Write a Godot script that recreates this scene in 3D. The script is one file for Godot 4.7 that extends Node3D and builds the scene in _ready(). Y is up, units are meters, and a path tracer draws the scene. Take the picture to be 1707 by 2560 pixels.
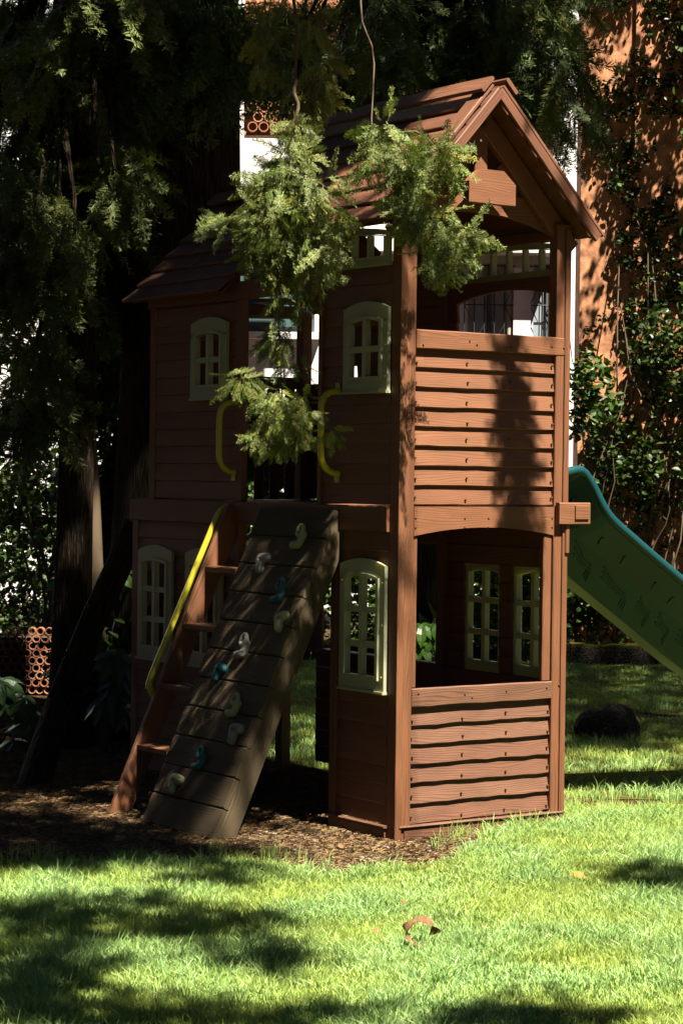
extends Node3D
# A wooden two-storey children's playhouse in a shady garden, seen from the sunny lawn.

const FPX := 5591.0          # focal length in pixels of the 1707 x 2560 photograph
const CAM := Vector3(0, 1.55, 0)
const TURN := 34.7           # the playhouse is turned this many degrees
var cam_basis := Basis.from_euler(Vector3(deg_to_rad(-0.92), 0, deg_to_rad(0.70)))
var S := Vector3.ZERO        # direction towards the sun
var rng := RandomNumberGenerator.new()
var noise := FastNoiseLite.new()
var names := {}
var M := {}
var house: Node3D

# ---------------------------------------------------------------- helpers
func P(x: float, y: float, d: float) -> Vector3:
	return CAM + cam_basis * (Vector3((x - 853.5) / FPX, -(y - 1280.0) / FPX, -1.0) * d)

func HW(u: float, y: float, v: float) -> Vector3:   # a point of the playhouse in the garden
	return house.transform * Vector3(u, y, -v)

func rf(a: float, b: float) -> float:
	return rng.randf_range(a, b)

func rdir() -> Vector3:
	var v := Vector3(rf(-1, 1), rf(-1, 1), rf(-1, 1))
	while v.length_squared() > 1.0 or v.length_squared() < 0.01:
		v = Vector3(rf(-1, 1), rf(-1, 1), rf(-1, 1))
	return v.normalized()

func lin(r: float, g: float, b: float) -> Color:
	return Color(r, g, b).linear_to_srgb()

class MB:
	var v := PackedVector3Array()
	var n := PackedVector3Array()
	var uv := PackedVector2Array()
	var c := PackedColorArray()
	var ix := PackedInt32Array()
	func tri(a: Vector3, b: Vector3, d: Vector3, hint: Vector3, ua := Vector2.ZERO, ub := Vector2.ZERO, ud := Vector2.ZERO, col := Color.WHITE) -> void:
		var nn := (d - a).cross(b - a)
		if nn.length_squared() < 1e-16:
			return
		nn = nn.normalized()
		var i := v.size()
		v.append_array(PackedVector3Array([a, b, d]))
		uv.append_array(PackedVector2Array([ua, ub, ud]))
		c.append_array(PackedColorArray([col, col, col]))
		if hint != Vector3.ZERO and nn.dot(hint) < 0:
			nn = -nn
			ix.append_array(PackedInt32Array([i, i + 2, i + 1]))
		else:
			ix.append_array(PackedInt32Array([i, i + 1, i + 2]))
		n.append_array(PackedVector3Array([nn, nn, nn]))
	func quad(a: Vector3, b: Vector3, d: Vector3, e: Vector3, hint: Vector3, ua := Vector2.ZERO, ub := Vector2.ZERO, ud := Vector2.ZERO, ue := Vector2.ZERO, col := Color.WHITE) -> void:
		tri(a, b, d, hint, ua, ub, ud, col)
		tri(a, d, e, hint, ua, ud, ue, col)
	func box(ctr: Vector3, size: Vector3, b := Basis(), ou := Vector2.ZERO) -> void:
		var h := size * 0.5
		for ax in 3:
			var ay := (ax + 1) % 3
			var az := (ax + 2) % 3
			for s in [-1.0, 1.0]:
				var o := Vector3.ZERO
				o[ax] = h[ax] * s
				var p := Vector3.ZERO
				p[ay] = h[ay]
				var q := Vector3.ZERO
				q[az] = h[az]
				var pu := Vector2(h[ay], 0)
				var qu := Vector2(0, h[az])
				if h[az] > h[ay]:
					pu = Vector2(0, h[ay])
					qu = Vector2(h[az], 0)
				quad(ctr + b * (o - p - q), ctr + b * (o + p - q), ctr + b * (o + p + q), ctr + b * (o - p + q), b * o, ou - pu - qu, ou + pu - qu, ou + pu + qu, ou - pu + qu)
	func mesh() -> ArrayMesh:
		var m := ArrayMesh.new()
		var a := []
		a.resize(Mesh.ARRAY_MAX)
		a[Mesh.ARRAY_VERTEX] = v
		a[Mesh.ARRAY_NORMAL] = n
		a[Mesh.ARRAY_TEX_UV] = uv
		a[Mesh.ARRAY_COLOR] = c
		a[Mesh.ARRAY_INDEX] = ix
		m.add_surface_from_arrays(Mesh.PRIMITIVE_TRIANGLES, a)
		return m

func numbered(called: String) -> String:
	if not names.has(called):
		names[called] = 0
		return called
	names[called] += 1
	return "%s_%03d" % [called, names[called]]

func put(called: String, m: Mesh, mat: Material, parent: Node, t := Transform3D()) -> MeshInstance3D:
	var o := MeshInstance3D.new()
	o.name = numbered(called) if parent == self else called
	o.mesh = m
	if m.get_surface_count():
		o.material_override = mat
	o.transform = t
	parent.add_child(o, true)
	return o

func node(called: String, parent: Node, t := Transform3D()) -> Node3D:
	var o := Node3D.new()
	o.name = numbered(called) if parent == self else called
	o.transform = t
	parent.add_child(o, true)
	return o

func tag(o: Node, label: String, category: String, group := "") -> Node:
	o.set_meta("label", label)
	o.set_meta("category", category)
	if group:
		o.set_meta("group", group)
	return o

func structure(o: Node) -> Node:
	o.set_meta("kind", "structure")
	return o

func stuff(o: Node, label := "", category := "") -> Node:
	o.set_meta("kind", "stuff")
	if label:
		tag(o, label, category)
	return o

func scatter(called: String, m: Mesh, mat: Material, parent: Node, ts: Array, cs: Array) -> MultiMeshInstance3D:
	var mm := MultiMesh.new()
	mm.transform_format = MultiMesh.TRANSFORM_3D
	mm.use_colors = true
	mm.mesh = m
	mm.instance_count = ts.size()
	for i in ts.size():
		mm.set_instance_transform(i, ts[i])
		mm.set_instance_color(i, cs[i])
	var o := MultiMeshInstance3D.new()
	o.name = numbered(called) if parent == self else called
	o.multimesh = mm
	o.material_override = mat
	parent.add_child(o, true)
	if parent != self:
		o.set_meta("kind", "stuff")
	return o

func mat(r: float, g: float, b: float, rough := 0.7, spec := 0.5) -> StandardMaterial3D:
	var m := StandardMaterial3D.new()
	m.albedo_color = lin(r, g, b)
	m.roughness = rough
	m.metallic_specular = spec
	return m

func noise_tex(freq: float, lo: Color, hi: Color, size := 512, octaves := 4, mid := 0.5, sd := 1) -> NoiseTexture2D:
	var f := FastNoiseLite.new()
	f.seed = sd
	f.frequency = freq
	f.fractal_octaves = octaves
	var t := NoiseTexture2D.new()
	t.noise = f
	t.width = size
	t.height = size
	t.seamless = true
	var g := Gradient.new()
	g.set_color(0, lo)
	g.set_color(1, hi)
	g.set_offset(0, mid - 0.3)
	g.set_offset(1, mid + 0.3)
	t.color_ramp = g
	return t

# a board: length along x, height along y, thickness along z, chamfered, with uneven edges
func plank(l: float, h: float, t: float, segs := 1, wave := 0.0, bite := -1.0) -> ArrayMesh:
	var m := MB.new()
	var c: float = min(0.004, t * 0.25)
	var ou := Vector2(rf(0, 1), rf(0, 1))
	var rows := []
	for i in segs + 1:
		var x := -l / 2 + l * i / segs
		var jb := rf(-wave, wave)
		var jt := rf(-wave, wave) * 0.6
		if bite >= 0.0 and absf(float(i) / segs - bite) < 0.6 / segs:
			jb += 0.012
		var y0 := -h / 2 + jb
		var y1 := h / 2 + jt
		var bow := rf(-wave, wave) * 0.3
		var z0 := -t / 2 + bow
		var z1 := t / 2 + bow
		rows.append([Vector3(x, y0, z1 - c), Vector3(x, y0 + c, z1), Vector3(x, y1 - c, z1), Vector3(x, y1, z1 - c), Vector3(x, y1, z0 + c), Vector3(x, y1 - c, z0), Vector3(x, y0 + c, z0), Vector3(x, y0, z0 + c)])
	var per := [0.0, c, h - c, h, h + t - c, h + t, 2 * h + t - c, 2 * h + t, 2 * h + 2 * t]
	var hints := [Vector3(0, -1, 1), Vector3(0, 0, 1), Vector3(0, 1, 1), Vector3(0, 1, 0), Vector3(0, 1, -1), Vector3(0, 0, -1), Vector3(0, -1, -1), Vector3(0, -1, 0)]
	for i in segs:
		for k in 8:
			var k2 := (k + 1) % 8
			var a: Vector3 = rows[i][k]
			var b: Vector3 = rows[i + 1][k]
			m.quad(a, b, rows[i + 1][k2], rows[i][k2], hints[k], ou + Vector2(a.x, per[k]), ou + Vector2(b.x, per[k]), ou + Vector2(b.x, per[k + 1]), ou + Vector2(a.x, per[k + 1]))
	for e in [0, segs]:
		var r: Array = rows[e]
		for k in range(1, 7):
			m.tri(r[0], r[k], r[k + 1], Vector3(-1 if e == 0 else 1, 0, 0), ou + Vector2(r[0].y, r[0].z), ou + Vector2(r[k].y, r[k].z), ou + Vector2(r[k + 1].y, r[k + 1].z))
	return m.mesh()

func along(a: Vector3, b: Vector3, face: Vector3) -> Transform3D:   # x runs from a to b, z looks along face
	var x := (b - a).normalized()
	var z := (face - x * face.dot(x)).normalized()
	return Transform3D(Basis(x, z.cross(x), z), (a + b) * 0.5)

func beam(called: String, a: Vector3, b: Vector3, h: float, t: float, face: Vector3, m: Material, parent: Node, wave := 0.0) -> MeshInstance3D:
	var l := a.distance_to(b)
	return put(called, plank(l, h, t, 1 if wave == 0.0 else maxi(2, int(l / 0.09)), wave), m, parent, along(a, b, face))

# a flat outline in x, y with thickness z0 to z1
func slab(pts: PackedVector2Array, z0: float, z1: float, into: MB = null) -> MB:
	var m: MB = into if into else MB.new()
	var ou := Vector2(rf(0, 1), rf(0, 1))
	var tr := Geometry2D.triangulate_polygon(pts)
	for i in range(0, tr.size(), 3):
		var a := pts[tr[i]]
		var b := pts[tr[i + 1]]
		var c := pts[tr[i + 2]]
		m.tri(Vector3(a.x, a.y, z1), Vector3(b.x, b.y, z1), Vector3(c.x, c.y, z1), Vector3(0, 0, 1), ou + a, ou + b, ou + c)
		m.tri(Vector3(a.x, a.y, z0), Vector3(b.x, b.y, z0), Vector3(c.x, c.y, z0), Vector3(0, 0, -1), ou + a, ou + b, ou + c)
	var turn := 1.0 if Geometry2D.is_polygon_clockwise(pts) else -1.0
	for i in pts.size():
		var a := pts[i]
		var b := pts[(i + 1) % pts.size()]
		var out := Vector3(-(b.y - a.y), b.x - a.x, 0) * turn
		m.quad(Vector3(a.x, a.y, z0), Vector3(b.x, b.y, z0), Vector3(b.x, b.y, z1), Vector3(a.x, a.y, z1), out, ou + a, ou + b, ou + b + Vector2(0, z1 - z0), ou + a + Vector2(0, z1 - z0))
	return m

func tube(pts: Array, radii: Array, sides := 8, into: MB = null, cap := true) -> MB:
	var m: MB = into if into else MB.new()
	var ref := Vector3(0.31, 0.17, 0.93).normalized()
	var base := m.v.size()
	var run := 0.0
	var x := Vector3.ZERO
	for i in pts.size():
		var dir: Vector3 = (pts[mini(i + 1, pts.size() - 1)] - pts[maxi(i - 1, 0)]).normalized()
		if i == 0:
			x = (ref - dir * ref.dot(dir)).normalized()
		else:
			x = (x - dir * x.dot(dir)).normalized()
			run += pts[i].distance_to(pts[i - 1])
		var y := dir.cross(x)
		for k in sides + 1:
			var a := TAU * k / sides
			var nn := x * cos(a) + y * sin(a)
			m.v.append(pts[i] + nn * radii[i])
			m.n.append(nn)
			m.uv.append(Vector2(run, radii[i] * a))
			m.c.append(Color.WHITE)
	for i in pts.size() - 1:
		for k in sides:
			var a := base + i * (sides + 1) + k
			var b := a + sides + 1
			m.ix.append_array(PackedInt32Array([a, b, a + 1, a + 1, b, b + 1]))
	if cap:
		for e in [0, pts.size() - 1]:
			var s: int = base + e * (sides + 1)
			var out: Vector3 = (pts[e] - pts[1 if e == 0 else e - 1]).normalized()
			for k in range(1, sides - 1):
				m.tri(m.v[s], m.v[s + k], m.v[s + k + 1], out)
	return m

func smooth_path(ctrl: Array, step := 0.04) -> Array:
	var c := Curve3D.new()
	c.bake_interval = step
	for i in ctrl.size():
		var tan: Vector3 = (ctrl[mini(i + 1, ctrl.size() - 1)] - ctrl[maxi(i - 1, 0)]) * 0.18
		c.add_point(ctrl[i], -tan, tan)
	return Array(c.get_baked_points())

func rounded(ctrl: Array, r: float) -> Array:   # a polyline with round corners
	var out := [ctrl[0]]
	for i in range(1, ctrl.size() - 1):
		var a: Vector3 = ctrl[i] + (ctrl[i - 1] - ctrl[i]).limit_length(r)
		var b: Vector3 = ctrl[i] + (ctrl[i + 1] - ctrl[i]).limit_length(r)
		for k in 7:
			var t := k / 6.0
			out.append(a.lerp(ctrl[i], t).lerp(ctrl[i].lerp(b, t), t))
	out.append(ctrl[-1])
	return out

# surface nets round a distance field
func nets(f: Callable, lo: Vector3, hi: Vector3, cell: float) -> ArrayMesh:
	var nx := int((hi.x - lo.x) / cell) + 1
	var ny := int((hi.y - lo.y) / cell) + 1
	var nz := int((hi.z - lo.z) / cell) + 1
	var val := PackedFloat32Array()
	val.resize(nx * ny * nz)
	for k in nz:
		for j in ny:
			for i in nx:
				val[(k * ny + j) * nx + i] = f.call(lo + Vector3(i, j, k) * cell)
	var at := {}
	var m := MB.new()
	for k in nz - 1:
		for j in ny - 1:
			for i in nx - 1:
				var sum := Vector3.ZERO
				var cnt := 0
				for e in [[0, 1], [0, 2], [0, 4], [1, 3], [1, 5], [2, 3], [2, 6], [3, 7], [4, 5], [4, 6], [5, 7], [6, 7]]:
					var pa := Vector3(e[0] & 1, (e[0] >> 1) & 1, e[0] >> 2)
					var pb := Vector3(e[1] & 1, (e[1] >> 1) & 1, e[1] >> 2)
					var va := val[((k + int(pa.z)) * ny + j + int(pa.y)) * nx + i + int(pa.x)]
					var vb := val[((k + int(pb.z)) * ny + j + int(pb.y)) * nx + i + int(pb.x)]
					if (va < 0) != (vb < 0):
						sum += pa.lerp(pb, va / (va - vb))
						cnt += 1
				if cnt:
					var p := lo + (Vector3(i, j, k) + sum / cnt) * cell
					at[(k * ny + j) * nx + i] = m.v.size()
					m.v.append(p)
					var e := cell * 0.5
					m.n.append(Vector3(f.call(p + Vector3(e, 0, 0)) - f.call(p - Vector3(e, 0, 0)), f.call(p + Vector3(0, e, 0)) - f.call(p - Vector3(0, e, 0)), f.call(p + Vector3(0, 0, e)) - f.call(p - Vector3(0, 0, e))).normalized())
					m.uv.append(Vector2(p.x, p.y))
					m.c.append(Color.WHITE)
	var stepi := [1, nx, nx * ny]
	for k in range(1, nz - 1):
		for j in range(1, ny - 1):
			for i in range(1, nx - 1):
				var id := (k * ny + j) * nx + i
				for ax in 3:
					var sa: int = stepi[(ax + 1) % 3]
					var sb: int = stepi[(ax + 2) % 3]
					if (val[id] < 0) != (val[id + stepi[ax]] < 0):
						var q := [id - sa - sb, id - sb, id, id - sa]
						if q.all(func(w): return at.has(w)):
							if val[id] < 0:
								m.ix.append_array(PackedInt32Array([at[q[0]], at[q[2]], at[q[1]], at[q[0]], at[q[3]], at[q[2]]]))
							else:
								m.ix.append_array(PackedInt32Array([at[q[0]], at[q[1]], at[q[2]], at[q[0]], at[q[2]], at[q[3]]]))
	return m.mesh()

# ---------------------------------------------------------------- materials
func wood_texture(sd: int, contrast: float) -> Array:
	var w := 1024
	var h := 512
	var n1 := FastNoiseLite.new()
	n1.seed = sd
	n1.frequency = 1.0
	n1.fractal_octaves = 2
	var n2 := FastNoiseLite.new()
	n2.seed = sd + 7
	n2.frequency = 1.0
	n2.fractal_octaves = 3
	var im := Image.create(w, h, false, Image.FORMAT_RGB8)
	var hm := Image.create(w, h, false, Image.FORMAT_R8)
	for j in h:
		var y := j / float(h) * 0.5
		for i in w:
			var x := i / float(w) * 2.0
			var warp := n1.get_noise_2d(x * 1.3, y * 9.0)
			var ring := (y + warp * 0.022) * 110.0
			var r := ring - floorf(ring)
			var late := smoothstep(0.45, 0.9, r) * (1.0 - smoothstep(0.93, 1.0, r))
			var fib := n2.get_noise_2d(x * 9.0, y * 320.0)
			var patch := n1.get_noise_2d(x * 3.0 + 40.0, y * 14.0)
			var t := 1.0 + contrast * (-0.55 * late + 0.22 * fib + 0.22 * patch)
			im.set_pixel(i, j, Color(t * 0.80, t * 0.79, t * 0.78))
			hm.set_pixel(i, j, Color(clampf(0.45 + 0.4 * late + 0.22 * fib, 0, 1), 0, 0))
	return [ImageTexture.create_from_image(im), ImageTexture.create_from_image(hm)]

func wood_mat(tex: Array, r: float, g: float, b: float, relief := 0.045, rough := 0.62) -> StandardMaterial3D:
	var m := mat(r, g, b, rough, 0.45)
	m.albedo_texture = tex[0]
	m.heightmap_enabled = true
	m.heightmap_texture = tex[1]
	m.heightmap_scale = relief
	m.uv1_scale = Vector3(0.5, 2.0, 1)
	return m

func leafy(r: float, g: float, b: float, rough := 0.5, back := 0.35) -> StandardMaterial3D:
	var m := mat(r, g, b, rough, 0.4)
	m.vertex_color_use_as_albedo = true
	m.cull_mode = BaseMaterial3D.CULL_DISABLED
	m.backlight_enabled = true
	m.backlight = lin(back * 0.8, back, back * 0.35)
	return m

func make_materials() -> void:
	var tex := wood_texture(3, 0.30)
	var tex2 := wood_texture(11, 0.42)
	M.wood = [wood_mat(tex, 0.255, 0.104, 0.048), wood_mat(tex, 0.235, 0.094, 0.043), wood_mat(tex, 0.275, 0.113, 0.053)]
	M.worn = [wood_mat(tex2, 0.212, 0.098, 0.058, 0.07), wood_mat(tex2, 0.212, 0.093, 0.054, 0.07), wood_mat(tex2, 0.225, 0.106, 0.063, 0.07)]
	M.roof = [wood_mat(tex2, 0.231, 0.096, 0.055, 0.06), wood_mat(tex2, 0.206, 0.084, 0.046, 0.06), wood_mat(tex2, 0.257, 0.109, 0.061, 0.06)]
	M.treated = [wood_mat(tex2, 0.109, 0.077, 0.039, 0.10, 0.85), wood_mat(tex2, 0.093, 0.064, 0.032, 0.10, 0.85), wood_mat(tex2, 0.122, 0.084, 0.042, 0.10, 0.85)]
	M.plastic = mat(0.334, 0.347, 0.244, 0.5)
	M.plastic.backlight_enabled = true
	M.plastic.backlight = lin(0.42, 0.40, 0.10)
	M.yellow = mat(0.398, 0.353, 0.019, 0.35)
	M.slide = mat(0.0045, 0.046, 0.054, 0.3)
	M.hold_yellow = mat(0.270, 0.276, 0.141, 0.75)
	M.hold_grey = mat(0.219, 0.199, 0.193, 0.8)
	M.hold_teal = mat(0.0077, 0.084, 0.096, 0.65)
	M.screw = mat(0.141, 0.064, 0.032, 0.4)
	M.screw.metallic = 0.3
	M.iron = mat(0.019, 0.019, 0.019, 0.5)
	M.stucco = mat(0.640, 0.640, 0.640, 0.85)
	M.stucco.albedo_texture = noise_tex(0.012, Color(0.9, 0.9, 0.91), Color.WHITE)
	M.stucco.uv1_triplanar = true
	M.stucco.uv1_scale = Vector3(0.4, 0.4, 0.4)
	M.orange = mat(0.492, 0.219, 0.108, 0.85)
	M.orange.albedo_texture = noise_tex(0.02, Color(0.72, 0.70, 0.68), Color(1, 1, 1), 512, 5)
	M.orange.uv1_triplanar = true
	M.orange.uv1_scale = Vector3(0.7, 0.7, 0.7)
	M.orange.heightmap_enabled = true
	M.orange.heightmap_texture = noise_tex(0.05, Color.BLACK, Color.WHITE, 512, 5, 0.5, 4)
	M.orange.heightmap_scale = 0.12
	M.brick = [mat(0.321, 0.122, 0.055, 0.9), mat(0.283, 0.100, 0.045, 0.9), mat(0.353, 0.145, 0.071, 0.9)]
	M.mortar = mat(0.231, 0.193, 0.161, 0.95)
	M.clay = [mat(0.270, 0.106, 0.055, 0.85), mat(0.231, 0.090, 0.048, 0.85), mat(0.308, 0.141, 0.084, 0.85)]
	M.glass = mat(0.039, 0.067, 0.064, 0.1)
	M.blueglass = mat(0.231, 0.270, 0.308, 0.3)
	M.frame = mat(0.064, 0.071, 0.077, 0.5)
	M.soil = mat(0.123, 0.081, 0.048, 0.95, 0.2)
	M.soil.albedo_texture = noise_tex(0.03, Color(0.55, 0.5, 0.45), Color(1.0, 0.98, 0.95), 1024, 6)
	M.soil.uv1_triplanar = true
	M.soil.uv1_scale = Vector3(0.9, 0.9, 0.9)
	M.soil.heightmap_enabled = true
	M.soil.heightmap_texture = noise_tex(0.06, Color.BLACK, Color.WHITE, 1024, 6, 0.5, 9)
	M.soil.heightmap_scale = 2.0
	M.turf = mat(0.096, 0.084, 0.029, 0.95, 0.2)
	M.turf.albedo_texture = noise_tex(0.02, Color(0.6, 0.75, 0.5), Color(1.0, 0.95, 0.8), 1024, 6, 0.5, 21)
	M.turf.uv1_triplanar = true
	M.turf.uv1_scale = Vector3(0.8, 0.8, 0.8)
	M.bark = mat(0.071, 0.052, 0.037, 0.95, 0.2)
	M.bark.albedo_texture = noise_tex(0.03, Color(0.5, 0.48, 0.45), Color(1, 1, 1), 512, 5, 0.5, 5)
	M.bark.uv1_scale = Vector3(0.35, 5.0, 1)
	M.bark.heightmap_enabled = true
	M.bark.heightmap_texture = noise_tex(0.03, Color.BLACK, Color.WHITE, 512, 5, 0.5, 5)
	M.bark.heightmap_scale = 3.0
	M.twig = mat(0.103, 0.074, 0.048, 0.9, 0.3)
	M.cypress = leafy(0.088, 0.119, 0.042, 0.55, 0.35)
	M.bough = leafy(0.155, 0.190, 0.060, 0.5, 0.4)  # paler copy of the cypress foliage, sunlight put into the colour
	M.leaf = leafy(0.058, 0.108, 0.023, 0.42, 0.5)
	M.grass = leafy(0.318, 0.432, 0.145, 0.42, 0.4)
	M.straw = mat(0.225, 0.155, 0.085, 0.9, 0.3)
	M.straw.vertex_color_use_as_albedo = true
	M.dry = leafy(0.219, 0.119, 0.055, 0.7, 0.25)
	M.yellow_leaf = leafy(0.308, 0.212, 0.045, 0.7, 0.3)
	M.rock = mat(0.096, 0.080, 0.067, 0.95, 0.3)
	M.rock.albedo_texture = noise_tex(0.03, Color(0.45, 0.45, 0.4), Color(1, 1, 1), 512, 5, 0.5, 31)
	M.rock.uv1_triplanar = true
	M.rock.uv1_scale = Vector3(2.5, 2.5, 2.5)
	M.rock.heightmap_enabled = true
	M.rock.heightmap_texture = noise_tex(0.05, Color.BLACK, Color.WHITE, 512, 5, 0.5, 33)
	M.rock.heightmap_scale = 2.0
	M.moss = mat(0.109, 0.106, 0.019, 0.95, 0.2)
	M.moss.albedo_texture = noise_tex(0.05, Color(0.5, 0.55, 0.45), Color(1, 1, 1), 512, 5, 0.5, 41)
	M.moss.uv1_triplanar = true
	M.moss.uv1_scale = Vector3(2, 2, 2)

func pick(a: Array) -> Material:
	return a[rng.randi_range(0, a.size() - 1)]

# ---------------------------------------------------------------- the playhouse
const UP := Vector3.UP
const FRONT := Vector3(0, 0, 1)      # the sunny end
const LEFT := Vector3(-1, 0, 0)      # the side with the climbing wall
const RIGHT := Vector3(1, 0, 0)
const BACK := Vector3(0, 0, -1)

func L(u: float, y: float, v: float) -> Vector3:
	return Vector3(u, y, -v)

func ray_hit(x: float, y: float, p0: Vector3, n: Vector3) -> Vector3:   # in playhouse axes
	var inv := house.transform.affine_inverse()
	var o := inv * CAM
	var d := (inv.basis * (P(x, y, 1.0) - CAM)).normalized()
	return o + d * ((p0 - o).dot(n) / d.dot(n))

func clapboards(parent: Node, o: Vector3, dir: Vector3, out: Vector3, s0: float, s1: float, y0: float, y1: float, holes: Array, mats: Array, lap := 0.011, wave := 0.0008, pitch := 0.083, skew := 0.001) -> void:
	var rows := int(round((y1 - y0) / pitch))
	var p := (y1 - y0) / rows
	for r in rows:
		var yb := y0 + r * p
		var spans := [[s0, s1]]
		for h in holes:
			if h[2] < yb + p - 0.012 and h[3] > yb + 0.012:
				var next := []
				for sp in spans:
					if h[0] > sp[0] + 0.02:
						next.append([sp[0], minf(sp[1], h[0])])
					if h[1] < sp[1] - 0.02:
						next.append([maxf(sp[0], h[1]), sp[1]])
					
				spans = next.filter(func(q): return q[1] - q[0] > 0.015)
		for sp in spans:
			var hh := p + 0.006
			var tilt := atan2(lap, hh)
			var b := Basis(UP.cross(out), UP, out)
			b = b * Basis(Vector3.BACK, rf(-skew, skew)) * Basis(Vector3.RIGHT, -tilt)
			var l: float = sp[1] - sp[0]
			var t := Transform3D(b, o + dir * ((sp[0] + sp[1]) * 0.5) + UP * (yb + hh * 0.5 + rf(-0.0015, 0.0015)))
			put("board", plank(l - 0.002, hh, 0.014, maxi(1, int(l / 0.07)), wave), pick(mats), parent, t)

func window_mesh(w: float, h: float, cols: int, rows: int, rise: float) -> ArrayMesh:
	var m := MB.new()
	var fl := 0.036 if rows > 1 else 0.02
	var bar := 0.018 if rows > 1 else 0.008
	var lowb := 0.045 if rows > 1 else 0.022
	var arc := func(x: float) -> float: return h - rise + rise * (1.0 - pow((x - w / 2) / (w / 2), 2))
	var head := func(x0: float, x1: float, low: float, high: float, z0: float, z1: float):
		var pts := PackedVector2Array()
		for i in 9:
			var x := lerpf(x0, x1, i / 8.0)
			pts.append(Vector2(x, arc.call(x) - high))
		for i in 9:
			var x := lerpf(x1, x0, i / 8.0)
			pts.append(Vector2(x, arc.call(x) - low))
		slab(pts, z0, z1, m)
	var rect := func(x0: float, x1: float, y0: float, y1: float, z0: float, z1: float):
		slab(PackedVector2Array([Vector2(x0, y0), Vector2(x1, y0), Vector2(x1, y1), Vector2(x0, y1)]), z0, z1, m)
	var hd := 0.062 if rows > 1 else 0.024
	# flange
	rect.call(0.0, fl, 0.0, arc.call(fl) - hd, -0.004, 0.012)
	rect.call(w - fl, w, 0.0, arc.call(fl) - hd, -0.004, 0.012)
	rect.call(fl, w - fl, 0.0, lowb, -0.004, 0.012)
	head.call(0.0, w, hd, 0.0, -0.004, 0.012)
	rect.call(-0.004, w + 0.004, -0.012, -0.0005, -0.004, 0.02)
	# raised inner frame and glazing bars
	var y0 := lowb
	rect.call(fl, fl + bar, y0, arc.call(fl) - hd - 0.001, -0.012, 0.022)
	rect.call(w - fl - bar, w - fl, y0, arc.call(fl) - hd - 0.001, -0.012, 0.022)
	head.call(fl + bar, w - fl - bar, hd + (0.016 if rows > 1 else 0.006), hd + 0.001, -0.012, 0.022)
	rect.call(fl + bar, w - fl - bar, y0, y0 + (0.016 if rows > 1 else 0.006), -0.012, 0.022)
	var gx := (w - 2 * fl - 2 * bar)
	var bw := 0.024 if rows > 1 else 0.016
	for c in range(1, cols):
		var x := fl + bar + gx * c / cols
		rect.call(x - bw / 2, x + bw / 2, y0 + (0.016 if rows > 1 else 0.006), arc.call(x) - hd - (0.019 if rows > 1 else 0.008), -0.010, 0.019)
	var gy: float = h - rise * 0.3 - hd - y0
	for r in range(1, rows):
		var y := y0 + gy * r / rows
		for c in cols:
			var xa: float = fl + bar + gx * c / cols + (bw / 2 if c else 0.0)
			var xb: float = fl + bar + gx * (c + 1) / cols - (bw / 2 if c < cols - 1 else 0.0)
			rect.call(xa + 0.0005, xb - 0.0005, y - 0.013, y + 0.013, -0.008, 0.017)
	# corner screws
	for sx in [fl * 0.5, w - fl * 0.5]:
		for sy in [0.06, h * 0.5, h - rise - hd - 0.01]:
			tube([Vector3(sx, sy, 0.011), Vector3(sx, sy, 0.015)], [0.005, 0.004], 6, m)
	return m.mesh()

func screws(parent: Node, spots: Array, out: Vector3) -> void:
	var m := MB.new()
	for p in spots:
		tube([p - out * 0.004, p + out * 0.002, p + out * 0.004], [0.0055, 0.0052, 0.003], 6, m)
	var o := put("screw_heads", m.mesh(), M.screw, parent)
	stuff(o)

func arch_board(u0: float, u1: float, ytop: float, yend: float, rise: float, z0: float, z1: float) -> ArrayMesh:
	var pts := PackedVector2Array([Vector2(u0, ytop), Vector2(u1, ytop)])
	for i in 17:
		var t := i / 16.0
		pts.append(Vector2(lerpf(u1, u0, t), yend + rise * (1.0 - pow(2.0 * t - 1.0, 2))))
	return slab(pts, z0, z1).mesh()

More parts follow.
